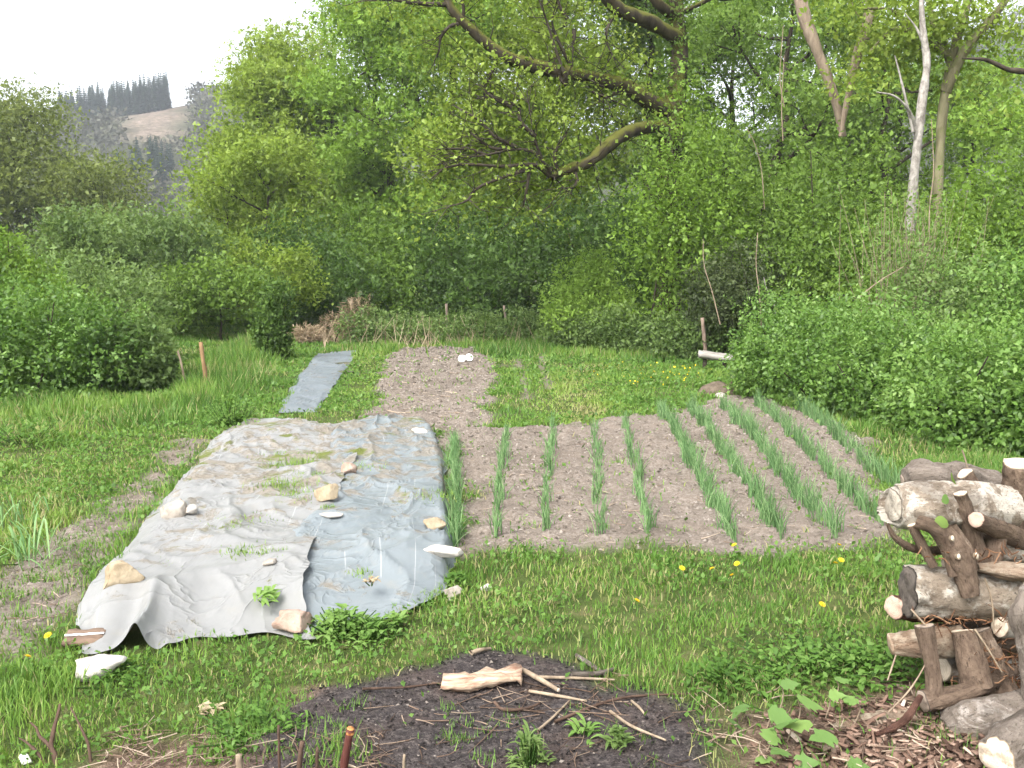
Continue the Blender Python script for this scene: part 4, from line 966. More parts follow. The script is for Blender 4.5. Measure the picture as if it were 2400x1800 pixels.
# ------------------------------------------------------------------ grass and weeds
def in_tarp(P, grow_=0.0):
    return np.maximum.reduce([sdf(P, np.array(t)) for t in TARPS]) > grow_
TALL = [(Gs(l), h) for l, h in (([(200, 1000), (250, 960), (480, 930), (560, 940), (480, 990), (300, 1010)], .30), ([(380, 900), (560, 800), (700, 800), (640, 900), (500, 960), (400, 950)], .38),
        ([(-50, 1300), (30, 1180), (180, 1150), (230, 1220), (120, 1330)], .22), ([(-100, 1000), (0, 930), (300, 930), (300, 990), (100, 1060)], .22), ([(1720, 940), (1800, 920), (2080, 1030), (2100, 1100), (1950, 1010)], .16),
        ([(780, 815), (1700, 800), (1600, 850), (1250, 835), (780, 840)], .22), ([(1950, 1000), (2400, 1050), (2500, 1200), (2150, 1200)], .20))]
def blades(n, ymin, ymax, seg, wscale, pw):
    y = (ymin ** pw + rng.random(n) * (ymax ** pw - ymin ** pw)) ** (1 / pw)
    x = rng.uniform(-1, 1, n) * (y * .60 + 1.0); P = np.c_[x, y, np.zeros(n)]
    s, b, c = masks(P)
    cover = (1 - .985 * s) * (1 - .995 * b) * (1 - .95 * c)
    pn = fbm(P[:, :2] * .9, 3, 81); worn = np.maximum(sstep(.48, .62, fbm(P[:, :2] * 1.3, 3, 83)) * sstep(9.5, 8, y), .8 * sstep(.56, .7, fbm(P[:, :2] * .5, 3, 87)))
    keep = (rng.random(n) < cover * (1 - .55 * worn) * (.55 + .45 * sstep(.3, .55, noise(P[:, :2] * 4, 84)))) & ~in_tarp(P, .03)
    P, pn, worn, y = P[keep], pn[keep], worn[keep], y[keep]; n = len(P)
    h = .024 + .05 * rng.random(n) ** 1.6 + .04 * sstep(.4, .7, noise(P[:, :2] * 2.1, 85)); tall = np.zeros(n)
    for poly, hh in TALL:
        k = sstep(-.3, .5, sdf(P, poly)) ; tall = np.maximum(tall, k); h = np.maximum(h, k * hh * rng.uniform(.5, 1.1, n))
    path = sstep(-.1, .3, sdf(P, PATH)); h *= 1 - .45 * path
    h *= 1 + .5 * sstep(14, 30, y); h *= 1 - .3 * worn
    t = .33 + .7 * (pn - .38) + .2 * path + .35 * sstep(-.4, .4, sdf(P, YELL)) + .12 * (noise(P[:, :2] * 5, 86) - .5) + rng.normal(0, .09, n)
    dry = rng.random(n) < (.032 + .33 * worn + .06 * tall); t[dry] = rng.uniform(.85, 1, dry.sum())
    P[:, 2] = gfull(P) - .004
    az = rng.uniform(0, 6.283, n); ln = rng.uniform(.1, .8, n) * h; d = np.c_[np.cos(az), np.sin(az), np.zeros(n)]; f = rng.uniform(0, 6.283, n); sd = np.c_[np.cos(f), np.sin(f), np.zeros(n)]
    w = wscale * (y / 4) ** .8 * rng.uniform(.6, 1.3, n) * .5
    up = np.array([0, 0, 1.]); w = w[:, None]; hc = h[:, None]; lc = ln[:, None]
    t = np.clip(t, 0, 1)
    if seg == 2:
        M = P + d * lc * .35 + up * hc * .62; Tp = P + d * lc + up * hc * .95
        V = np.stack([P - sd * w, P + sd * w, M + sd * w * .8, M - sd * w * .8, Tp], 1).reshape(-1, 3); k = np.arange(n) * 5
        return V, np.c_[k, k + 1, k + 2, k + 3], np.c_[k + 3, k + 2, k + 4], np.repeat(t, 5)
    Tp = P + d * lc + up * hc
    V = np.stack([P - sd * w, P + sd * w, Tp], 1).reshape(-1, 3); k = np.arange(n) * 3
    return V, None, np.c_[k, k + 1, k + 2], np.repeat(t, 3)
A = Acc()
V, Q, T, t = blades(200000, 3.0, 9.5, 2, .0062, .9); A.add(V, Q, T, t)
V, Q, T, t = blades(300000, 9.0, 36, 1, .0095, .55); A.add(V, Q, T, t)
tag(link('grass', A.build('grass', [GRASS])), 'green grass covering the garden ground', 'grass', kind='stuff')
# low broad-leaved weeds between the blades
n = 85000
y = (3.0 ** .7 + rng.random(n) * (22 ** .7 - 3.0 ** .7)) ** (1 / .7); P = np.c_[rng.uniform(-1, 1, n) * (y * .6 + 1), y, np.zeros(n)]
s, b, c = masks(P); k = (noise(P[:, :2] * 1.7, 91) > .40) & (rng.random(n) < (1 - .95 * s) * (1 - .985 * b) * (1 - .9 * c)) & ~in_tarp(P, .0)
P = P[k]; P[:, 2] = gfull(P) + rng.uniform(.01, .06, len(P)) * (P[:, 1] / 4) ** .3; L = .022 * rng.uniform(.6, 1.7, len(P)) * (P[:, 1] / 4) ** .6
V, Q = leaf_quads(P, L, L * .75, None, 2.2, -.1); A = Acc(); A.add(V, Q, a=np.repeat(np.clip(rng.normal(.5, .2, len(P)), 0, 1), 4))
tag(link('weeds', A.build('weeds', [WEED])), 'low broad-leaved weeds growing through the grass', 'weeds', kind='stuff')
# tufts rooted in the dirt on the sheets and sheet edges, seedlings on the beds
A = Acc()
def tuft(px, py, n, h, spread, tm=.6, w=.004, sy=1.0):
    c0 = sp(px, py); q = c0 + rng.normal(0, 1, (n, 3)) * (spread, spread * sy, 0); q[:, 2] = c0[2] - .01
    az = rng.uniform(0, 6.283, n); d = np.c_[np.cos(az), np.sin(az), np.zeros(n)]; hh = h * rng.uniform(.4, 1.2, n)[:, None]; sd = np.c_[-d[:, 1], d[:, 0], d[:, 2]] * w
    Tp = q + d * hh * rng.uniform(.2, .8, (n, 1)) + (0, 0, 1) * hh
    V = np.stack([q - sd, q + sd, Tp], 1).reshape(-1, 3); k = np.arange(n) * 3
    A.add(V, None, np.c_[k, k + 1, k + 2], np.repeat(np.clip(rng.normal(tm, .12, n), 0, 1), 3))
for t_ in ((690, 1085, 420, .05, .12), (665, 1135, 320, .045, .12), (690, 1160, 250, .04, .1), (575, 1290, 160, .03, .07), (652, 1290, 150, .03, .06), (1015, 1160, 200, .04, .10), (400, 1320, 90, .02, .08),
           (845, 1340, 60, .03, .04), (650, 1060, 180, .03, .1), (770, 1190, 80, .04, .03), (560, 1220, 120, .025, .12), (860, 1090, 120, .03, .1), (730, 1110, 120, .03, .07), (720, 1060, 150, .03, .1)):
    tuft(*t_)
for k in range(170):
    a_ = rng.uniform(1080, 2050); b_ = rng.uniform(1010, 1280); tuft(a_, b_, 14, .03, .03, .45, .005)
for k in range(150):
    f_ = rng.random(); tuft(20 + 420 * f_ + rng.normal(0, 40), 1440 - 390 * f_ + rng.normal(0, 25), 26, .05, .05, .4, .004)
for k in range(26): tuft(rng.uniform(880, 1140), rng.uniform(830, 1000), 14, .06, .07, .45, .01)
for k in range(30): tuft(rng.uniform(280, 1600), rng.uniform(1640, 1790), 26, .05, .03, .35, .003)
for (px, py) in ((590, 1720), (620, 1690), (560, 1750), (640, 1660), (530, 1765), (780, 1760), (2250, 1590), (2300, 1640), (2230, 1720)): tuft(px, py, 260, .07, .08, .4, .003)
tag(link('grass_tufts', A.build('grass_tufts', [GRASS])), 'small grass tufts on the sheets and bare soil', 'grass', kind='stuff')

A = Acc(); n = 260
px_ = np.clip(rng.normal(1040, 130, n), 760, 1500); yy = rng.uniform(24.8, 26.8, n); q = np.c_[(px_ - CX) / F_PX * yy, yy, np.zeros(n)]; q[:, 2] = gz(q)
hh = (.2 + .75 * rng.random(n) ** 2)[:, None]; d = rng.normal(0, .45, (n, 3)) * (1, 1, 0); sd = np.array([[.008, 0, 0]]); Tp = q + d * hh + (0, 0, 1) * hh
V = np.stack([q - sd, q + sd, Tp + sd * .4, Tp - sd * .4], 1).reshape(-1, 3); A.add(V, np.arange(n * 4).reshape(-1, 4), a=np.repeat(rng.uniform(.3, 1, n), 4))
tag(link('dry_stalks', A.build('dry_stalks', [DRY])), 'dead pale stalks standing in the weedy bank', 'stalks', kind='stuff')

# single leafy plants
def strip_leaf(b, d, L, W, arch, n=5):
    t = np.linspace(0, 1, n)[:, None]; d = norm(np.asarray(d, float)); up = np.array([0, 0, 1.])
    p = b + d * L * t + up * L * arch * (t - 1.25 * t * t); s = norm(np.cross(d, up)); w = W * .5 * np.sin(np.clip(t * .93 + .07, 0, 1) * np.pi) ** .7
    V = np.stack([p - s * w, p - up * w * .12, p + s * w], 1).reshape(-1, 3); k = np.arange(n - 1)[:, None] * 3 + np.arange(2)[None]
    return V, np.stack([k, k + 1, k + 4, k + 3], -1).reshape(-1, 4)
def leafy(px, py, n, L, W, mat, label, name='leafy_weed', cat='plant', h=.0, seed=0, elev=.7, tm=.55, group=None, spread=None):
    r = np.random.default_rng(seed + 50); b = sp(px, py); o = thing(name, label, cat, b, group); A = Acc(); S = Acc()
    for k in range(n):
        az = r.uniform(0, 6.283); el = r.uniform(.1, elev); hh = h * r.random(); sp_ = spread or L * .35; hh *= 1 if not spread else math.exp(-.3 * 0); c = np.array([r.normal(0, sp_), r.normal(0, sp_), hh]); c[2] *= math.exp(-(c[0] ** 2 + c[1] ** 2) / (3 * sp_ * sp_))
        V, Q = strip_leaf(c, (math.cos(az), math.sin(az), el), L * r.uniform(.6, 1.2), W * r.uniform(.7, 1.2), r.uniform(.3, 1.0)); A.add(V, Q, a=np.clip(r.normal(tm, .15), 0, 1))
        if k % 6 == 0:
            V, Q = tube(np.array([(c[0] * .3, c[1] * .3, -.02), (c[0], c[1], hh)]), [.004, .003], 4); S.add(V, Q)
    link('foliage', A.build('foliage', [mat]), o)['kind'] = 'stuff'; link('stems', S.build('stems', [WEED]), o)['kind'] = 'stuff'
    return o
leafy(800, 1478, 300, .055, .025, WEED, 'bright green leafy weed clump over the front edge of the blue sheet', h=.14, seed=1, tm=.85, spread=.09)
leafy(860, 1485, 160, .05, .022, WEED, 'second leafy weed clump in front of the blue sheet', h=.10, seed=2, tm=.7, spread=.09)
leafy(928, 1462, 30, .07, .04, WEED, 'small bright weed at the blue sheet edge', h=.05, seed=3, tm=.9)
leafy(620, 1405, 26, .10, .03, WEED, 'pale green weed lying on the front of the pale sheet', h=.02, seed=4, tm=.95)
leafy(545, 1000, 420, .12, .03, WEED, 'feathery green weed clump behind the pale sheet', h=.42, seed=5, tm=.75, spread=.22)
leafy(60, 1040, 260, .12, .03, WEED, 'green weed clump under the left bushes', h=.28, seed=6, tm=.5, spread=.3)
leafy(1065, 1368, 60, .07, .03, WEED, 'dark green weed beside the blue sheet corner stone', h=.06, seed=7, tm=.2)
leafy(870, 1385 - 20, 14, .06, .02, DRY, 'withered yellowish weed on the blue sheet', h=.02, seed=8, tm=.7)
leafy(490, 1668, 24, .06, .03, DRY, 'withered pale yellow leaves in the front grass', h=.02, seed=9, tm=1.0)
leafy(1240, 1790, 260, .07, .012, GG, 'feathery grey-green seedling on the burnt soil at the bottom', h=.14, seed=10, tm=.8)
leafy(1375, 1725, 26, .07, .02, WEED, 'small green seedling on the burnt soil', h=.05, seed=11, tm=.8)
leafy(1450, 1745, 90, .06, .018, GG, 'fern-like green seedling right of the small seedling', h=.08, seed=12, tm=.6)
leafy(270, 1590, 160, .04, .02, WEED, 'grey-green weed below the flat white stone', h=.06, seed=13, tm=.35, spread=.12)
leafy(1700, 1600, 240, .045, .024, WEED, 'dark leafy weed at the edge of the burnt patch', h=.10, seed=14, tm=.3, spread=.13)
leafy(1900, 1570, 380, .045, .024, WEED, 'broad-leaved weed patch left of the log pile', h=.10, seed=15, tm=.5, spread=.17)
leafy(2050, 1570, 240, .05, .028, WEED, 'broad-leaved weed against the log pile', h=.12, seed=16, tm=.5, spread=.12)
leafy(2260, 1570, 120, .05, .03, WEED, 'small weed growing inside the log pile', h=.08, seed=17, tm=.5)
leafy(600, 1715, 200, .045, .018, WEED, 'weed clump at the edge of the brown litter', h=.08, seed=18, tm=.5, spread=.12)
leafy(70, 1310, 34, .34, .014, ONION, 'clump of sword-shaped leaves at the left edge', 'iris_clump', h=.02, seed=19, elev=3.0)
leafy(30, 1240, 34, .32, .014, ONION, 'second clump of sword-shaped leaves at the left edge, further back', 'iris_clump', h=.02, seed=20, elev=3.0)
# big-leaved creeper in front
cr = gp(1880, 1760); vine = thing('creeper', 'creeper with large lobed green leaves in front of the wood chips', 'creeper', cr)
def lobed(L, seed):
    r = np.random.default_rng(seed); out = []
    prof = [(0, .02), (.08, .28), (.2, .42), (.3, .30), (.42, .46), (.55, .34), (.62, .22), (.78, .16), (1.0, .0)]
    mid = [np.array([x, 0, -.04 * math.sin(x * 3) - .18 * x * x]) for x, _ in prof]
    lft = [np.array([x + .03 * r.normal(), y * r.uniform(.85, 1.1), -.18 * x * x - .25 * y * y + .02]) for x, y in prof]; rgt = [np.array([x + .03 * r.normal(), -y * r.uniform(.85, 1.1), -.18 * x * x - .25 * y * y + .02]) for x, y in prof]
    V = np.array([q for t3 in zip(lft, mid, rgt) for q in t3]) * L; k = np.arange(len(prof) - 1)[:, None] * 3 + np.arange(2)[None]
    return V, np.stack([k, k + 1, k + 4, k + 3], -1).reshape(-1, 4)
CREEP = leaf_mat('leaf_creeper', [(0, (.06, .10, .03)), (.5, (.10, .16, .045)), (1, (.16, .22, .06))], trans=.4, patch=.3, pscale=8)
LV = [(1745, 1650, 3.95, .11, .2), (1800, 1665, 3.85, .13, .5), (1870, 1640, 3.85, .14, .6), (1850, 1690, 3.75, .15, .3), (1905, 1700, 3.7, .14, .8), (1955, 1725, 3.65, .14, .5), (1930, 1760, 3.6, .12, .4), (1800, 1740, 3.65, .11, .6), (1840, 1760, 3.6, .11, .3),
      (1775, 1775, 3.6, .10, .7), (1860, 1790, 3.55, .11, .5), (1985, 1785, 3.55, .10, .4), (1720, 1700, 3.8, .10, .1), (1940, 1630, 3.95, .08, .7), (2010, 1650, 3.9, .09, .6), (1960, 1595, 4.1, .09, .5), (1830, 1605, 4.0, .09, .4)]
for k, (px, py, Yd, L, tm) in enumerate(LV):
    V, Q = lobed(L, k); p = at(px, py, Yd); az = random.uniform(0, 6.28)
    link('leaf', mesh('leaf', V, Q, None, {'tint': np.full(len(V), tm)}, True, [CREEP]), vine, p - cr, (random.uniform(-.5, .3) + .3, random.uniform(-.4, .3), az))
    g0 = np.array([p[0], p[1] + .02, gz1(p[0], p[1])]); V, Q = tube(smooth_path([g0 - cr, (g0 + p) / 2 - cr + (.02, .01, .02), p - cr], 6), [.003] * 6, 5)
    link('stalk', mesh('stalk', V, Q, None, None, True, [TWIG]), vine)

# dandelions
m, nt, out = mk('petal_yellow'); surf(nt, out, (.75, .55, .02), .7); YEL = m
def dandelion():
    A = Acc()
    for ring, (L, el) in enumerate(((.024, .15), (.019, .6), (.012, 1.3))):
        for k in range(16):
            az = k * 6.283 / 16 + ring * .2; V, Q = strip_leaf(np.zeros(3), (math.cos(az), math.sin(az), el), L, .0065, .1, 3); A.add(V, Q)
    return A.build('flower_head', [YEL])
dm = dandelion(); V, Q = tube(np.array([(0, 0, 0), (.004, 0, .05), (0, 0, .1)]), [.0025] * 3, 5); dst = mesh('flower_stem', V, Q, None, {'tint': np.full(len(V), .6)}, True, [WEED])
DL = [(1720, 1288, 'dandelion at the front end of the sixth onion row'), (1965, 1288, 'largest dandelion, in front of the eighth onion row'), (1668, 1346, 'dandelion left of a close pair in the front grass'), (1726, 1334, 'upper dandelion of a close pair in the front grass'),
      (1715, 1362, 'lower dandelion of a close pair in the front grass'), (1598, 1345, 'leftmost dandelion of the row along the onion bed'), (1957, 1333, 'left dandelion of a pair near the log pile'), (1970, 1325, 'right dandelion of a pair near the log pile'),
      (1925, 1434, 'single dandelion nearest to the log pile'), (1492, 1424, 'dandelion in the middle of the front grass'), (115, 1510, 'dandelion left of the pale sheet corner'), (68, 1562, 'dandelion near the left picture edge')]
for k, (px, py, lb) in enumerate(DL):
    p = gp(px, py + 22); o = thing('dandelion', lb, 'dandelion', (p[0], p[1], p[2]), 'dandelions in the grass'); s = 1.25 if k == 1 else 1.0
    link('flower_stem', dst, o); link('flower_head', dm, o, (0, 0, .1), (.5, random.uniform(-.3, .3), random.uniform(0, 6)), (s, s, s))
A = Acc()
for k in range(80):
    p = gp(*((rng.normal(1500, 60), rng.normal(902, 12)) if k % 2 else (rng.normal(1590, 28), rng.normal(895, 12)))); V, Q = leaf_quads(p[None] + (0, 0, rng.uniform(.12, .3)), .035, .03, None, 2.); A.add(V, Q)
tag(link('yellow_flowers', A.build('yellow_flowers', [YEL])), 'haze of small yellow flowers in the far grass', 'flowers', kind='stuff')

# ------------------------------------------------------------------ burnt patch: clods, twigs, charred wood
A = Acc(); n = 9000
def clods(n, poly_px, size, tm, A, seed):
    r = np.random.default_rng(seed); lo = np.array([p for p in poly_px]).min(0); hi = np.array([p for p in poly_px]).max(0)
    P = np.c_[r.uniform(lo[0], hi[0], n), r.uniform(lo[1], hi[1], n), np.zeros(n)]; P = P[sdf(P, poly_px) + (fbm(P[:, :2] * 2.2, 3, 3) - .5) * .5 > 0]; P = P[~in_tarp(P)]
    P[:, 2] = gfull(P); n = len(P); s = size * r.uniform(.3, 1.3, n) ** 1.6 * (P[:, 1] / 5) ** .5
    O = np.array([(1, 0, 0), (0, 1, 0), (-1, 0, 0), (0, -1, 0), (0, 0, .7), (0, 0, -.7)], float)
    V = P[:, None] + (O[None] + r.normal(0, .25, (n, 6, 3))) * s[:, None, None]; k = np.arange(n)[:, None, None] * 6
    T = np.array([(0, 1, 4), (1, 2, 4), (2, 3, 4), (3, 0, 4)])[None] + k
    A.add(V.reshape(-1, 3), None, T.reshape(-1, 3), np.repeat(np.clip(r.normal(tm, .25, n), 0, 1), 6))
def dirt_mat(name, stops):
    m, nt, out = mk(name); surf(nt, out, ramp(nt, mth(nt, 'ADD', attr(nt, 'tint'), mth(nt, 'MULTIPLY', mth(nt, 'SUBTRACT', nz(nt, 40, 4), .5), .5)), stops), .95, None, .1); return m
CLOD = dirt_mat('soil_clod', [(0, (.075, .06, .048)), (.5, (.19, .16, .132)), (1, (.30, .265, .23))]); CHAR = dirt_mat('char_bits', [(0, (.008, .007, .007)), (.6, (.035, .03, .028)), (.85, (.10, .085, .075)), (1, (.22, .19, .165))])
clods(18000, SOIL1, .010, .5, A, 1); clods(13000, SOIL2, .012, .45, A, 2); clods(4000, SOIL3, .011, .4, A, 3)
tag(link('soil_clods', A.build('soil_clods', [CLOD])), 'loose clods and crumbs on the dug beds', 'soil', kind='stuff')
BURNV = Gs([(660, 1650), (850, 1585), (1000, 1548), (1130, 1522), (1340, 1542), (1440, 1592), (1640, 1642), (1730, 1682), (1720, 1860), (620, 1860)])
A = Acc(); clods(9000, BURNV, .008, .45, A, 4); tag(link('ash_crumbs', A.build('ash_crumbs', [CHAR])), 'charred crumbs scattered over the burnt patch', 'charcoal', kind='stuff')
# twig litter
A = Acc()
def litter(n, box, L, rad, seed, tm=(.2, .9)):
    r = np.random.default_rng(seed)
    for k in range(n):
        p = gp(r.uniform(box[0], box[2]), r.uniform(box[1], box[3])); a = r.uniform(0, 6.283); l = L * r.uniform(.3, 1.2); d = np.array([math.cos(a), math.sin(a), r.normal(0, .12)])
        q = smooth_path([p, p + d * l * .5 + r.normal(0, .08 * l, 3) * (1, 1, .3), p + d * l], 5); q[:, 2] = np.maximum(q[:, 2], gz(q) + .02) + .01
        V, Q = tube(q, np.linspace(1, .5, 5) * rad * r.uniform(.5, 1.3), 4); A.add(V, Q, a=r.uniform(*tm))
litter(80, (850, 1590, 1680, 1800), .16, .003, 1, (.1, .7)); litter(34, (1100, 1600, 1420, 1720), .26, .0035, 2, (.05, .7)); litter(150, (240, 1720, 900, 1810), .16, .003, 3); litter(90, (1650, 1640, 2250, 1800), .18, .004, 4)
litter(120, (1090, 1010, 2050, 1290), .14, .0035, 5, (.5, 1)); litter(50, (0, 1300, 300, 1480), .14, .003, 6); litter(60, (900, 830, 1130, 990), .2, .008, 7, (.6, 1))
LIT = dirt_mat('twig_litter', [(0, (.03, .02, .015)), (.5, (.16, .11, .08)), (1, (.45, .37, .28))])
tag(link('twig_litter', A.build('twig_litter', [LIT], True)), 'scattered small twigs and dry stalks', 'twigs', kind='stuff')
# wood chips by the pile
A = Acc(); r_ = np.random.default_rng(6)
for k in range(650):
    p = gp(r_.triangular(1760, 2200, 2440), r_.uniform(1655, 1850)) + (0, 0, r_.uniform(.0, .03)); V, Q = slab(.06 * r_.uniform(.3, 1.4), .022 * r_.uniform(.5, 1.5), .007, .004, k, .4)
    if k > 420: V, Q = V[[0, 1, 4, 5, 88, 89, 92, 93]], np.array([(1, 2, 6, 5), (0, 1, 5, 4), (2, 3, 7, 6), (0, 3, 2, 1), (4, 5, 6, 7)])
    a, t_ = r_.uniform(0, 6.28), r_.normal(0, .35); R = np.array([[math.cos(a), -math.sin(a), 0], [math.sin(a), math.cos(a), 0], [0, 0, 1]]) @ np.array([[math.cos(t_), 0, -math.sin(t_)], [0, 1, 0], [math.sin(t_), 0, math.cos(t_)]])
    A.add(V @ R.T + p, Q, a=np.clip(r_.normal(.36, .24), 0, 1))
WCH = dirt_mat('wood_chip', [(0, (.05, .03, .022)), (.45, (.18, .115, .085)), (.8, (.36, .26, .2)), (1, (.6, .5, .42))])
tag(link('wood_chips', A.build('wood_chips', [WCH])), 'brown wood chips and bark litter around the log pile', 'wood chips', kind='stuff')

# ------------------------------------------------------------------ logs
def cut_mat(name, c1, c2):
    m, nt, out = mk(name); r = attr(nt, 'rad'); tc = N(nt, 'ShaderNodeTexCoord')
    f = nz(nt, 30, 5, .6, tc.outputs['Object'])
    rg = mth(nt, 'SINE', mth(nt, 'ADD', mth(nt, 'MULTIPLY', r, 38), mth(nt, 'MULTIPLY', f, 16)))
    c = mixc(nt, mth(nt, 'MULTIPLY', mth(nt, 'ADD', mth(nt, 'MULTIPLY', rg, .5), .5), .38), c1, c2); c = mixc(nt, mth(nt, 'MULTIPLY', sst(nt, f, .5, .75), .6), c, c2); c = mixc(nt, mth(nt, 'MULTIPLY', sst(nt, nz(nt, 14, 5, .7, tc.outputs['Object']), .52, .62), .55), c, tuple(v_ * .5 for v_ in c2)); c = mixc(nt, sst(nt, r, .90, 1.0), c, tuple(v_ * .35 for v_ in c2))
    surf(nt, out, c, .8, bump(nt, f, .4, .005), .2); return m
CUT = cut_mat('cut_pale', (.62, .53, .42), (.42, .32, .22)); CUTB = cut_mat('cut_bark', (.40, .36, .30), (.22, .18, .14)); CUTO = cut_mat('cut_old', (.30, .24, .19), (.13, .10, .08)); CUTD = cut_mat('cut_dark', (.12, .10, .085), (.05, .042, .036)); CUTP = cut_mat('cut_pink', (.46, .33, .26), (.26, .155, .11))
def log_bark(name, c1, c2, dark, patch=None, pk=.5, crack=.5, gain=1.3):
    m, nt, out = mk(name); g_ = lambda t: tuple(v_ * gain for v_ in t)
    cb = N(nt, 'ShaderNodeCombineXYZ'); nt.links.new(mth(nt, 'MULTIPLY', attr(nt, 'la'), 5.0), cb.inputs[0]); nt.links.new(attr(nt, 'ca'), cb.inputs[1]); nt.links.new(attr(nt, 'sa'), cb.inputs[2])
    f = nz(nt, 2.6, 7, .7, cb.outputs[0], .5); st = nz(nt, 9, 6, .75, cb.outputs[0], .3); pos = nz(nt, 7, 6, .7, None, .5); fine = nz(nt, 60, 4, .7)
    c = ramp(nt, f, [(.32, g_(c1)), (.62, g_(c2))])
    if patch: c = mixc(nt, mth(nt, 'MULTIPLY', sst(nt, pos, pk, pk + .10), .85), c, g_(patch))
    c = mixc(nt, mth(nt, 'MULTIPLY', sst(nt, st, .57, .63), crack * 1.3), c, g_(dark))
    c = mixc(nt, mth(nt, 'MULTIPLY', sst(nt, nz(nt, 4.5, 5, .65), .50, .62), .6), c, tuple(v_ * .55 for v_ in g_(c1)))
    c = mixc(nt, mth(nt, 'MULTIPLY', sst(nt, fine, .55, .75), .45), c, g_(dark))
    h = mth(nt, 'ADD', mth(nt, 'ADD', st, mth(nt, 'MULTIPLY', fine, .35)), pos)
    surf(nt, out, c, .92, bump(nt, h, 1.0, .022), .12); return m
BK1 = log_bark('bark_log_pale', (.15, .115, .085), (.30, .25, .195), (.045, .034, .026), (.48, .44, .38), .45, .55)
BK2 = log_bark('bark_log_brown', (.085, .058, .042), (.20, .145, .105), (.03, .02, .015), (.30, .235, .18), .58, .6)
BK3 = log_bark('bark_log_grey', (.11, .09, .072), (.22, .185, .155), (.04, .031, .025), (.36, .325, .29), .56, .6)
BK4 = log_bark('bark_red', (.075, .036, .027), (.16, .085, .062), (.025, .014, .011), (.25, .17, .13), .60, .5)
SPL = log_bark('split_wood', (.24, .15, .095), (.44, .34, .25), (.10, .05, .03), (.50, .42, .32), .5, .6, 1.0)
def log_mesh(parent, name, pts, r, mat, cut0=None, cut1=None, sides=40, amp=.10, n=34, flat=1.0, cutname='cut_face', seed=0):
    p = smooth_path(pts, n); rad = np.interp(np.linspace(0, 1, n), np.linspace(0, 1, len(r)), r); V, Q = tube(p, rad, sides); c = np.repeat(p, sides, 0)
    dv = V - c; amp = amp * 1.3; a = np.tile(np.arange(sides), n) * 2 * np.pi / sides; k = 1 + amp * 2 * (fbm(V * 7 + seed, 3, seed) - .5) + amp * .6 * np.sin(a * 3 + seed) * .6 + amp * .5 * (noise(np.c_[np.cos(a) * 3, np.sin(a) * 3, np.repeat(np.arange(n) * .15, sides)] + seed, 8) - .5)
    k = k + amp * 1.1 * (fbm(V * 22 + seed, 3, seed + 4) - .5) - amp * .9 * sstep(.62, .72, fbm(V * 11 + seed * 3, 2, seed + 6))
    la_ = np.repeat(np.r_[0, np.cumsum(np.linalg.norm(np.diff(p, axis=0), axis=1))], sides)
    if sides >= 20: k = k - .10 * (1 - np.abs(2 * noise(np.c_[np.cos(a) * 3.2, np.sin(a) * 3.2, la_ * 9 + seed], seed + 11) - 1)) ** 6 + .03 * (noise(np.c_[np.cos(a) * 9, np.sin(a) * 9, la_ * 40 + seed], seed + 12) - .5)
    V = c + dv * k[:, None]
    ax0, ax1 = norm(p[1] - p[0]), norm(p[-1] - p[-2]); V[:sides] += ax0 * ((noise(V[:sides] * 16, seed + 2) - .5) * rad[0] * .45)[:, None]; V[-sides:] += ax1 * ((noise(V[-sides:] * 16, seed + 3) - .5) * rad[-1] * .45)[:, None]
    V[:, 2] = c[:, 2] + (V[:, 2] - c[:, 2]) * flat
    loc = np.array(parent.location) if parent is not None else p[n // 2]
    o = link(name, mesh(name, V - loc, Q, None, {'la': np.repeat(np.r_[0, np.cumsum(np.linalg.norm(np.diff(p, axis=0), axis=1))], sides) + seed, 'ca': np.cos(a), 'sa': np.sin(a)}, True, [mat]), parent, None if parent is not None else loc)
    for cut, ring, sg in ((cut0, V[:sides], -1), (cut1, V[-sides:], 1)):
        if cut is None: continue
        ce = ring.mean(0); ax = norm(p[0] - p[1] if sg < 0 else p[-1] - p[-2]); R2 = [ring * 1.0, ce + (ring - ce) * .93 + ax * .006, ce + (ring - ce) * .5 + ax * .008 + (noise(ring * 60)[:, None] - .5) * .004]
        VV = np.vstack(R2 + [(ce + ax * .008)[None]]); rr = np.r_[np.ones(sides), np.full(sides, .93), np.full(sides, .5), 0]; j = np.arange(sides); j2 = (j + 1) % sides
        QQ = np.vstack([np.c_[j, j2, j2 + sides, j + sides], np.c_[j + sides, j2 + sides, j2 + 2 * sides, j + 2 * sides]]); TT = np.c_[j + 2 * sides, j2 + 2 * sides, np.full(sides, 3 * sides)]
        link(cutname, mesh(cutname, VV - loc, QQ, TT, {'rad': rr}, False, [cut]), o)
    return o
def log(label, l, r, mat, c0=None, c1=None, name='log', cat='log', group='logs of the wood pile', **k):
    return tag(log_mesh(None, name, [at(*q) for q in l], r, mat, c0, c1, **k), label, cat, group)
log('thick whitish log on top of the pile with pale peeling bark', [(2096, 1186, 4.30), (2106, 1186, 4.30), (2170, 1184, 4.28), (2260, 1186, 4.3), (2360, 1195, 4.4)], [.085, .108, .118, .12, .11], BK1, CUTB, None, amp=.09, seed=1)
log('grey earthy log lying behind the thick whitish log', [(2118, 1125, 4.75), (2128, 1124, 4.75), (2180, 1118, 4.75), (2330, 1140, 4.9)], [.03, .07, .095, .09], BK3, CUTO, None, amp=.16, seed=2)
log('long pale-barked log with a dark old cut end in the middle of the pile', [(2128, 1382, 4.22), (2250, 1390, 4.2), (2500, 1405, 4.2)], [.128, .122, .12], BK1, CUTD, None, seed=3, n=22)
log('small pinkish log end poking out under the dark cut end', [(2096, 1422, 4.28), (2160, 1425, 4.4), (2300, 1430, 4.8)], [.06, .066, .066], BK4, CUTP, None, seed=4)
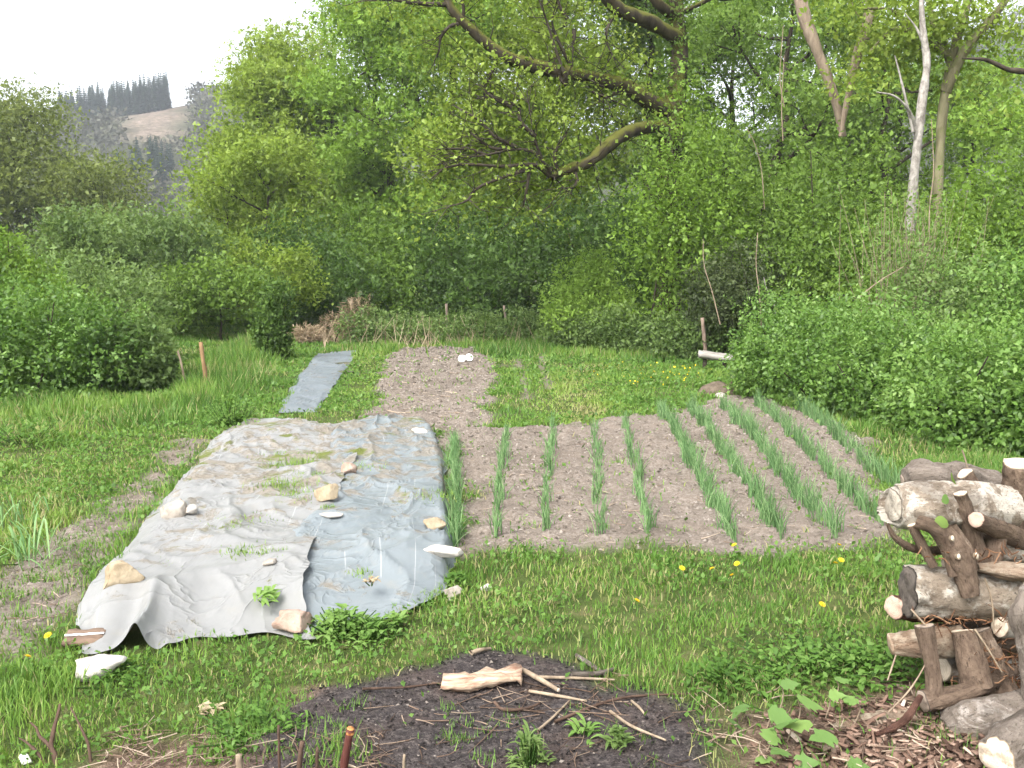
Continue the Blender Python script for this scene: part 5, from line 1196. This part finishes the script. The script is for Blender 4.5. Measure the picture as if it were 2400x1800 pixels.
log('rotten log with a splintered pale end below the long pale log', [(2086, 1508, 4.2), (2160, 1505, 4.18), (2240, 1500, 4.2)], [.05, .072, .076], SPL, SPL, None, amp=.2, seed=5)
log('brown log behind the forked branch', [(2175, 1500, 4.2), (2300, 1495, 4.4), (2480, 1490, 4.7)], [.074, .078, .08], BK2, None, None, seed=6)
fb = thing('forked_branch', 'upright brown forked branch with one arm reaching right along the pile', 'branch', at(2185, 1650, 3.95), 'cut branches of the wood pile')
log_mesh(fb, 'stem', [at(2190, 1655, 3.93), at(2188, 1600, 3.95), at(2180, 1540, 3.97), at(2165, 1468, 4.0)], [.046, .036, .034, .044], BK2, None, CUTO, seed=7)
log_mesh(fb, 'arm', [at(2165, 1645, 3.93), at(2240, 1630, 3.95), at(2310, 1605, 4.0), at(2380, 1570, 4.08)], [.05, .044, .036, .026], BK2, CUTO, None, seed=8)
log('split upright log with an oval pale cut on top', [(2290, 1610, 4.0), (2275, 1545, 4.03), (2256, 1480, 4.08)], [.07, .066, .052], BK2, None, CUT, seed=9)
log('torn brown bark slab leaning beside the split upright log', [(2345, 1620, 4.05), (2330, 1560, 4.08), (2295, 1478, 4.15)], [.07, .06, .05], BK2, None, CUTO, amp=.25, seed=10)
st = thing('coppice_stump', 'bundle of thick cut stems with white sawn tops on the pile', 'stump', at(2330, 1330, 4.4))
log_mesh(st, 'base', [at(2290, 1340, 4.35), at(2350, 1270, 4.5), at(2440, 1220, 4.7)], [.10, .12, .12], BK2, None, None, seed=11, amp=.2)
for k, (l, r) in enumerate((([(2300, 1330, 4.2), (2275, 1245, 4.18), (2252, 1158, 4.18)], [.05, .04, .034]), ([(2350, 1290, 4.42), (2338, 1220, 4.42), (2324, 1150, 4.42)], [.09, .075, .05]),
      ([(2345, 1240, 4.6), (2300, 1180, 4.6), (2262, 1112, 4.6)], [.07, .05, .042]), ([(2410, 1275, 4.4), (2350, 1245, 4.25), (2288, 1218, 4.1)], [.055, .045, .038]), ([(2310, 1360, 4.2), (2330, 1290, 4.22), (2345, 1230, 4.3)], [.05, .045, .04]))):
    log_mesh(st, 'stem', [at(*q) for q in l], r, BK2 if k != 1 else BK1, None, CUT if k != 3 else CUTP, seed=12 + k)
kn = log('knotty brown limb with white saw cuts standing between the two big logs', [(2215, 1235, 4.12), (2240, 1290, 4.1), (2258, 1345, 4.08), (2275, 1400, 4.05)], [.05, .062, .05, .035], BK2, None, None, 'knotty_limb', 'branch', 'cut branches of the wood pile', amp=.25, seed=18)
for (px, py, rr0) in ((2233, 1262, .014), (2248, 1305, .015), (2290, 1303, .016)):
    c_ = at(px, py, 4.03); a = np.arange(14) * 6.283 / 14; V = np.vstack([np.c_[np.cos(a) * rr0 * .8, np.full(14, .012), np.sin(a) * rr0], np.c_[np.cos(a) * rr0 * .75, np.zeros(14), np.sin(a) * rr0], [[0, -.003, 0]]]); j = np.arange(14); j2 = (j + 1) % 14
    q = link('saw_cut', mesh('saw_cut', V, np.c_[j, j2, j2 + 14, j + 14], np.c_[j + 14, j2 + 14, np.full(14, 28)], {'rad': np.r_[np.ones(28), 0]}, False, [CUT]), kn, c_ - np.array(kn.location), (-.3, 0, .4))
log('upright dark log with a pale sawn top at the right picture edge', [(2395, 1240, 4.5), (2395, 1170, 4.5), (2392, 1088, 4.5)], [.095, .095, .09], BK2, None, CUT, seed=20)
log('pale split wedge of wood at the right of the long pale log', [(2290, 1330, 4.12), (2360, 1338, 4.1), (2470, 1352, 4.1)], [.03, .06, .065], SPL, None, CUT, amp=.2, seed=21, flat=.6)
log('grey knobbly upright branch at the right picture edge', [(2440, 1700, 3.85), (2425, 1590, 3.85), (2412, 1490, 3.85), (2398, 1430, 3.85), (2425, 1360, 3.9)], [.06, .05, .05, .06, .045], BK3, None, None, 'knobbly_branch', 'branch', 'cut branches of the wood pile', amp=.25, seed=22)
log('round-ended grey-brown log at the bottom of the pile', [(2220, 1715, 3.86), (2232, 1712, 3.86), (2300, 1700, 3.86), (2480, 1672, 3.95)], [.06, .10, .118, .12], BK3, CUTO, None, amp=.2, seed=23)
log('front log with a bright sawn face in the bottom right corner', [(2335, 1775, 3.48), (2420, 1720, 3.62), (2560, 1620, 3.95)], [.085, .10, .11], BK3, CUT, None, amp=.2, seed=24)
log('short pale log with a fresh sawn end behind the forked branch', [(2205, 1568, 4.3), (2290, 1572, 4.36), (2420, 1575, 4.5)], [.066, .07, .07], BK1, CUT, None, seed=70)
log('stubby tan log with a sawn end wedged between the pale logs', [(2300, 1290, 4.32), (2360, 1292, 4.36), (2470, 1296, 4.5)], [.055, .06, .06], BK1, CUT, None, seed=71)
log('stubby log with a sawn end at the right of the splintered log', [(2345, 1470, 4.1), (2400, 1472, 4.14), (2500, 1476, 4.25)], [.05, .056, .056], BK1, CUT, None, seed=72)
log('thin curved branch sticking out left below the whitish log', [(2080, 1228, 4.2), (2100, 1262, 4.2), (2150, 1288, 4.25), (2230, 1290, 4.4)], [.010, .016, .02, .022], BK2, None, None, 'branch', 'branch', 'cut branches of the wood pile', sides=10, seed=25)
log('straight slim branch slanting down below the whitish log', [(2138, 1232, 4.2), (2160, 1275, 4.18), (2188, 1328, 4.15)], [.022, .024, .022], BK2, CUT, None, 'branch', 'branch', 'cut branches of the wood pile', sides=12, seed=26)
log('thick bent branch slanting from the whitish log to the long pale log', [(2150, 1222, 4.14), (2195, 1240, 4.1), (2225, 1290, 4.1), (2240, 1345, 4.08)], [.03, .036, .038, .036], BK2, None, None, 'branch', 'branch', 'cut branches of the wood pile', sides=12, seed=27)
for k, (py, yy, rr0, lb) in enumerate(((1270, 4.75, .11, 'shaded log at the back of the pile below its top'), (1340, 4.85, .1, 'shaded log at the back behind the long pale log'), (1450, 4.75, .11, 'shaded log at the back under the long pale log'), (1570, 4.6, .12, 'shaded log at the back above the bottom log'), (1640, 4.35, .1, 'shaded log lying on the ground inside the pile'))):
    log(lb, [(2230 + 12 * k, py, yy), (2350, py, yy + .1), (2560, py - 5, yy + .3)], [rr0] * 3, BK2, CUTO, None, seed=30 + k)
log('flat split piece of pinkish wood lying in front of the pile', [(1948, 1700, 3.92), (2030, 1690, 3.95), (2130, 1678, 4.0)], [.018, .05, .06], SPL, None, CUTP, 'split_wood', 'wood', None, amp=.2, seed=40, flat=.55)
log('reddish bent branch resting on the split piece of wood', [(2158, 1632, 3.9), (2128, 1680, 3.82), (2095, 1705, 3.78), (2050, 1722, 3.75)], [.013, .017, .016, .008], BK4, None, None, 'branch', 'branch', 'cut branches of the wood pile', sides=10, seed=41)
for k, (l, lb) in enumerate((([(2082, 1670, 3.9), (2125, 1625, 3.92), (2150, 1590, 3.95), (2170, 1555, 3.96)], 'thin pale twig leaning against the forked branch'), ([(2308, 1355, 3.98), (2325, 1410, 3.97), (2330, 1485, 3.98)], 'thin pale twig hanging down over the long pale log'),
      ([(2285, 1475, 3.95), (2315, 1520, 3.93), (2348, 1575, 3.92)], 'thin pale twig across the torn bark slab'), ([(2135, 1428, 4.0), (2160, 1455, 3.98), (2182, 1478, 3.97)], 'short pale twig under the dark cut end'), ([(2255, 1055, 4.8), (2262, 1075, 4.8), (2268, 1100, 4.8)], 'pale twig standing up behind the cut stems'),
      ([(2100, 1535, 4.08), (2090, 1565, 4.05), (2080, 1595, 4.0)], 'pale straw hanging from the splintered log end'))):
    log(lb, l, [.004, .0045, .003], TWIG, None, None, 'twig', 'twig', 'thin twigs on the wood pile', sides=6, seed=50 + k)
A = Acc(); r_ = np.random.default_rng(61)
for k in range(420):
    c_ = at(r_.normal(2335, 38), r_.normal(1565, 34), r_.uniform(3.98, 4.3)) if k % 3 else at(r_.uniform(2150, 2400), r_.choice([1455, 1460, 1650, 1300]) + r_.normal(0, 8), r_.uniform(4.0, 4.25))
    d = norm(r_.normal(0, 1, 3)); L_ = r_.uniform(.02, .09); V, Q = tube(np.array([c_, c_ + d * L_ * .5 + r_.normal(0, .008, 3), c_ + d * L_]), [.003, .003, .0015], 4); A.add(V, Q, a=r_.uniform(.1, .8))
tag(link('bark_debris', A.build('bark_debris', [dirt_mat('bark_debris', [(0, (.05, .022, .012)), (.5, (.17, .085, .045)), (1, (.36, .22, .13))])])), 'orange-brown bark fibres and straw caught in the log pile', 'bark debris', kind='stuff')
for k, (px, py, L, tm, rt) in enumerate(((2235, 1120, .075, .9, (1.2, .3, 1.2)), (2222, 1165, .06, .5, (1.4, .6, 1.6)), (2222, 1225, .08, 1., (1.3, .2, 1.9)))):
    V, Q = strip_leaf(np.zeros(3), (1, 0, 0), L, L * .75, .2, 7); p = at(px, py, 4.02)
    tag(link('green_leaf', mesh('green_leaf', V, Q, None, {'tint': np.full(len(V), tm)}, True, [CREEP]), None, p, rt), ('upper large green leaf on the pile beside the white sawn tops', 'dark curled green leaf between the whitish log and the cut stems', 'bright green leaf hanging in front of the whitish log')[k], 'leaf')

# ------------------------------------------------------------------ charred wood and sticks on the burnt patch
def ground_log(label, l, r, mat, c0=None, c1=None, name='stick', cat='stick', lift=.01, **k):
    pts = [gp(a, b) + (0, 0, lift + rr0) for (a, b), rr0 in zip(l, np.interp(np.linspace(0, 1, len(l)), np.linspace(0, 1, len(r)), r))]
    return tag(log_mesh(None, name, pts, r, mat, c0, c1, **k), label, cat)
WCHAR = bark_mat('wood_char', (.16, .055, .03), (.50, .40, .29), 26, stretch=(.25, 1.6, 1.6), bd=.02)
V, Q = slab(.38, .10, .030, .018, 3, -.25); V[:, 1] += .02 * np.sin(V[:, 0] * 14); p = gp(1130, 1606)
tag(link('charred_slab', mesh('charred_slab', V, Q, None, None, False, [WCHAR]), None, (p[0], p[1], p[2] + .02), (.12, -.03, .06)), 'pale splintered slab of wood with charred underside on the burnt patch', 'wood')
ground_log('straight pale pole lying from the charred slab to the right', [(1215, 1583), (1260, 1608), (1308, 1636)], [.011, .012, .010], TWIG, CUT, CUT, 'pole', 'pole', .03, sides=10, seed=61)
STICKS = [([(1240, 1628), (1300, 1638), (1375, 1650)], .008, TWIG, 'pale stick lying below the straight pale pole'), ([(1250, 1595), (1340, 1597), (1440, 1600)], .008, TWIG, 'long thin stick behind the straight pale pole'),
      ([(1340, 1590), (1395, 1590), (1440, 1575)], .013, BK3, 'grey forked branch piece at the far edge of the burnt patch'), ([(1260, 1720), (1295, 1690), (1335, 1648)], .006, TWIG, 'stick pointing away in the middle of the burnt patch'),
      ([(1160, 1655), (1180, 1672), (1235, 1668), (1265, 1655)], .008, TWIGD, 'curved dark stick in the middle of the burnt patch'), ([(1430, 1675), (1480, 1710), (1560, 1742)], .007, TWIG, 'long stick slanting towards the bottom right of the burnt patch'),
      ([(850, 1622), (950, 1618), (1035, 1606)], .006, TWIGD, 'thin stick running left from the charred slab'), ([(1350, 1545), (1385, 1568), (1420, 1590)], .012, BK3, 'grey stick half in the grass behind the burnt patch'),
      ([(1105, 1540), (1125, 1533), (1150, 1527)], .012, TWIG, 'short pale stick at the far edge of the burnt patch'), ([(1480, 1650), (1500, 1668), (1512, 1683)], .006, TWIG, 'short pale stick right of the middle of the burnt patch'),
      ([(490, 1795), (510, 1778), (532, 1762)], .007, TWIG, 'pale stick in the brown litter left of the stubs'), ([(1300, 1700), (1400, 1660), (1480, 1640), (1620, 1632)], .007, TWIGD, 'long dark root along the right of the burnt patch')]
for k, (l, r0, mt, lb) in enumerate(STICKS): ground_log(lb, l, [r0, r0, r0 * .6], mt, None, None, sides=8, seed=70 + k, n=10)

# ------------------------------------------------------------------ haze
m, nt, out = mk('haze'); v = N(nt, 'ShaderNodeVolumePrincipled'); v.inputs['Color'].default_value = (.86, .91, 1, 1); v.inputs['Density'].default_value = .0005; v.inputs['Anisotropy'].default_value = .2
nt.links.new(v.outputs[0], out.inputs['Volume'])
V = np.array([(x, y, z) for z in (-4, 150) for y in (-60, 960) for x in (-960, 960)], float)
hz = link('haze', mesh('haze', V, [(0, 2, 3, 1), (4, 5, 7, 6), (0, 1, 5, 4), (2, 6, 7, 3), (0, 4, 6, 2), (1, 3, 7, 5)], None, None, False, [m])); tag(hz, 'pale bluish air over the valley', 'haze', kind='stuff')
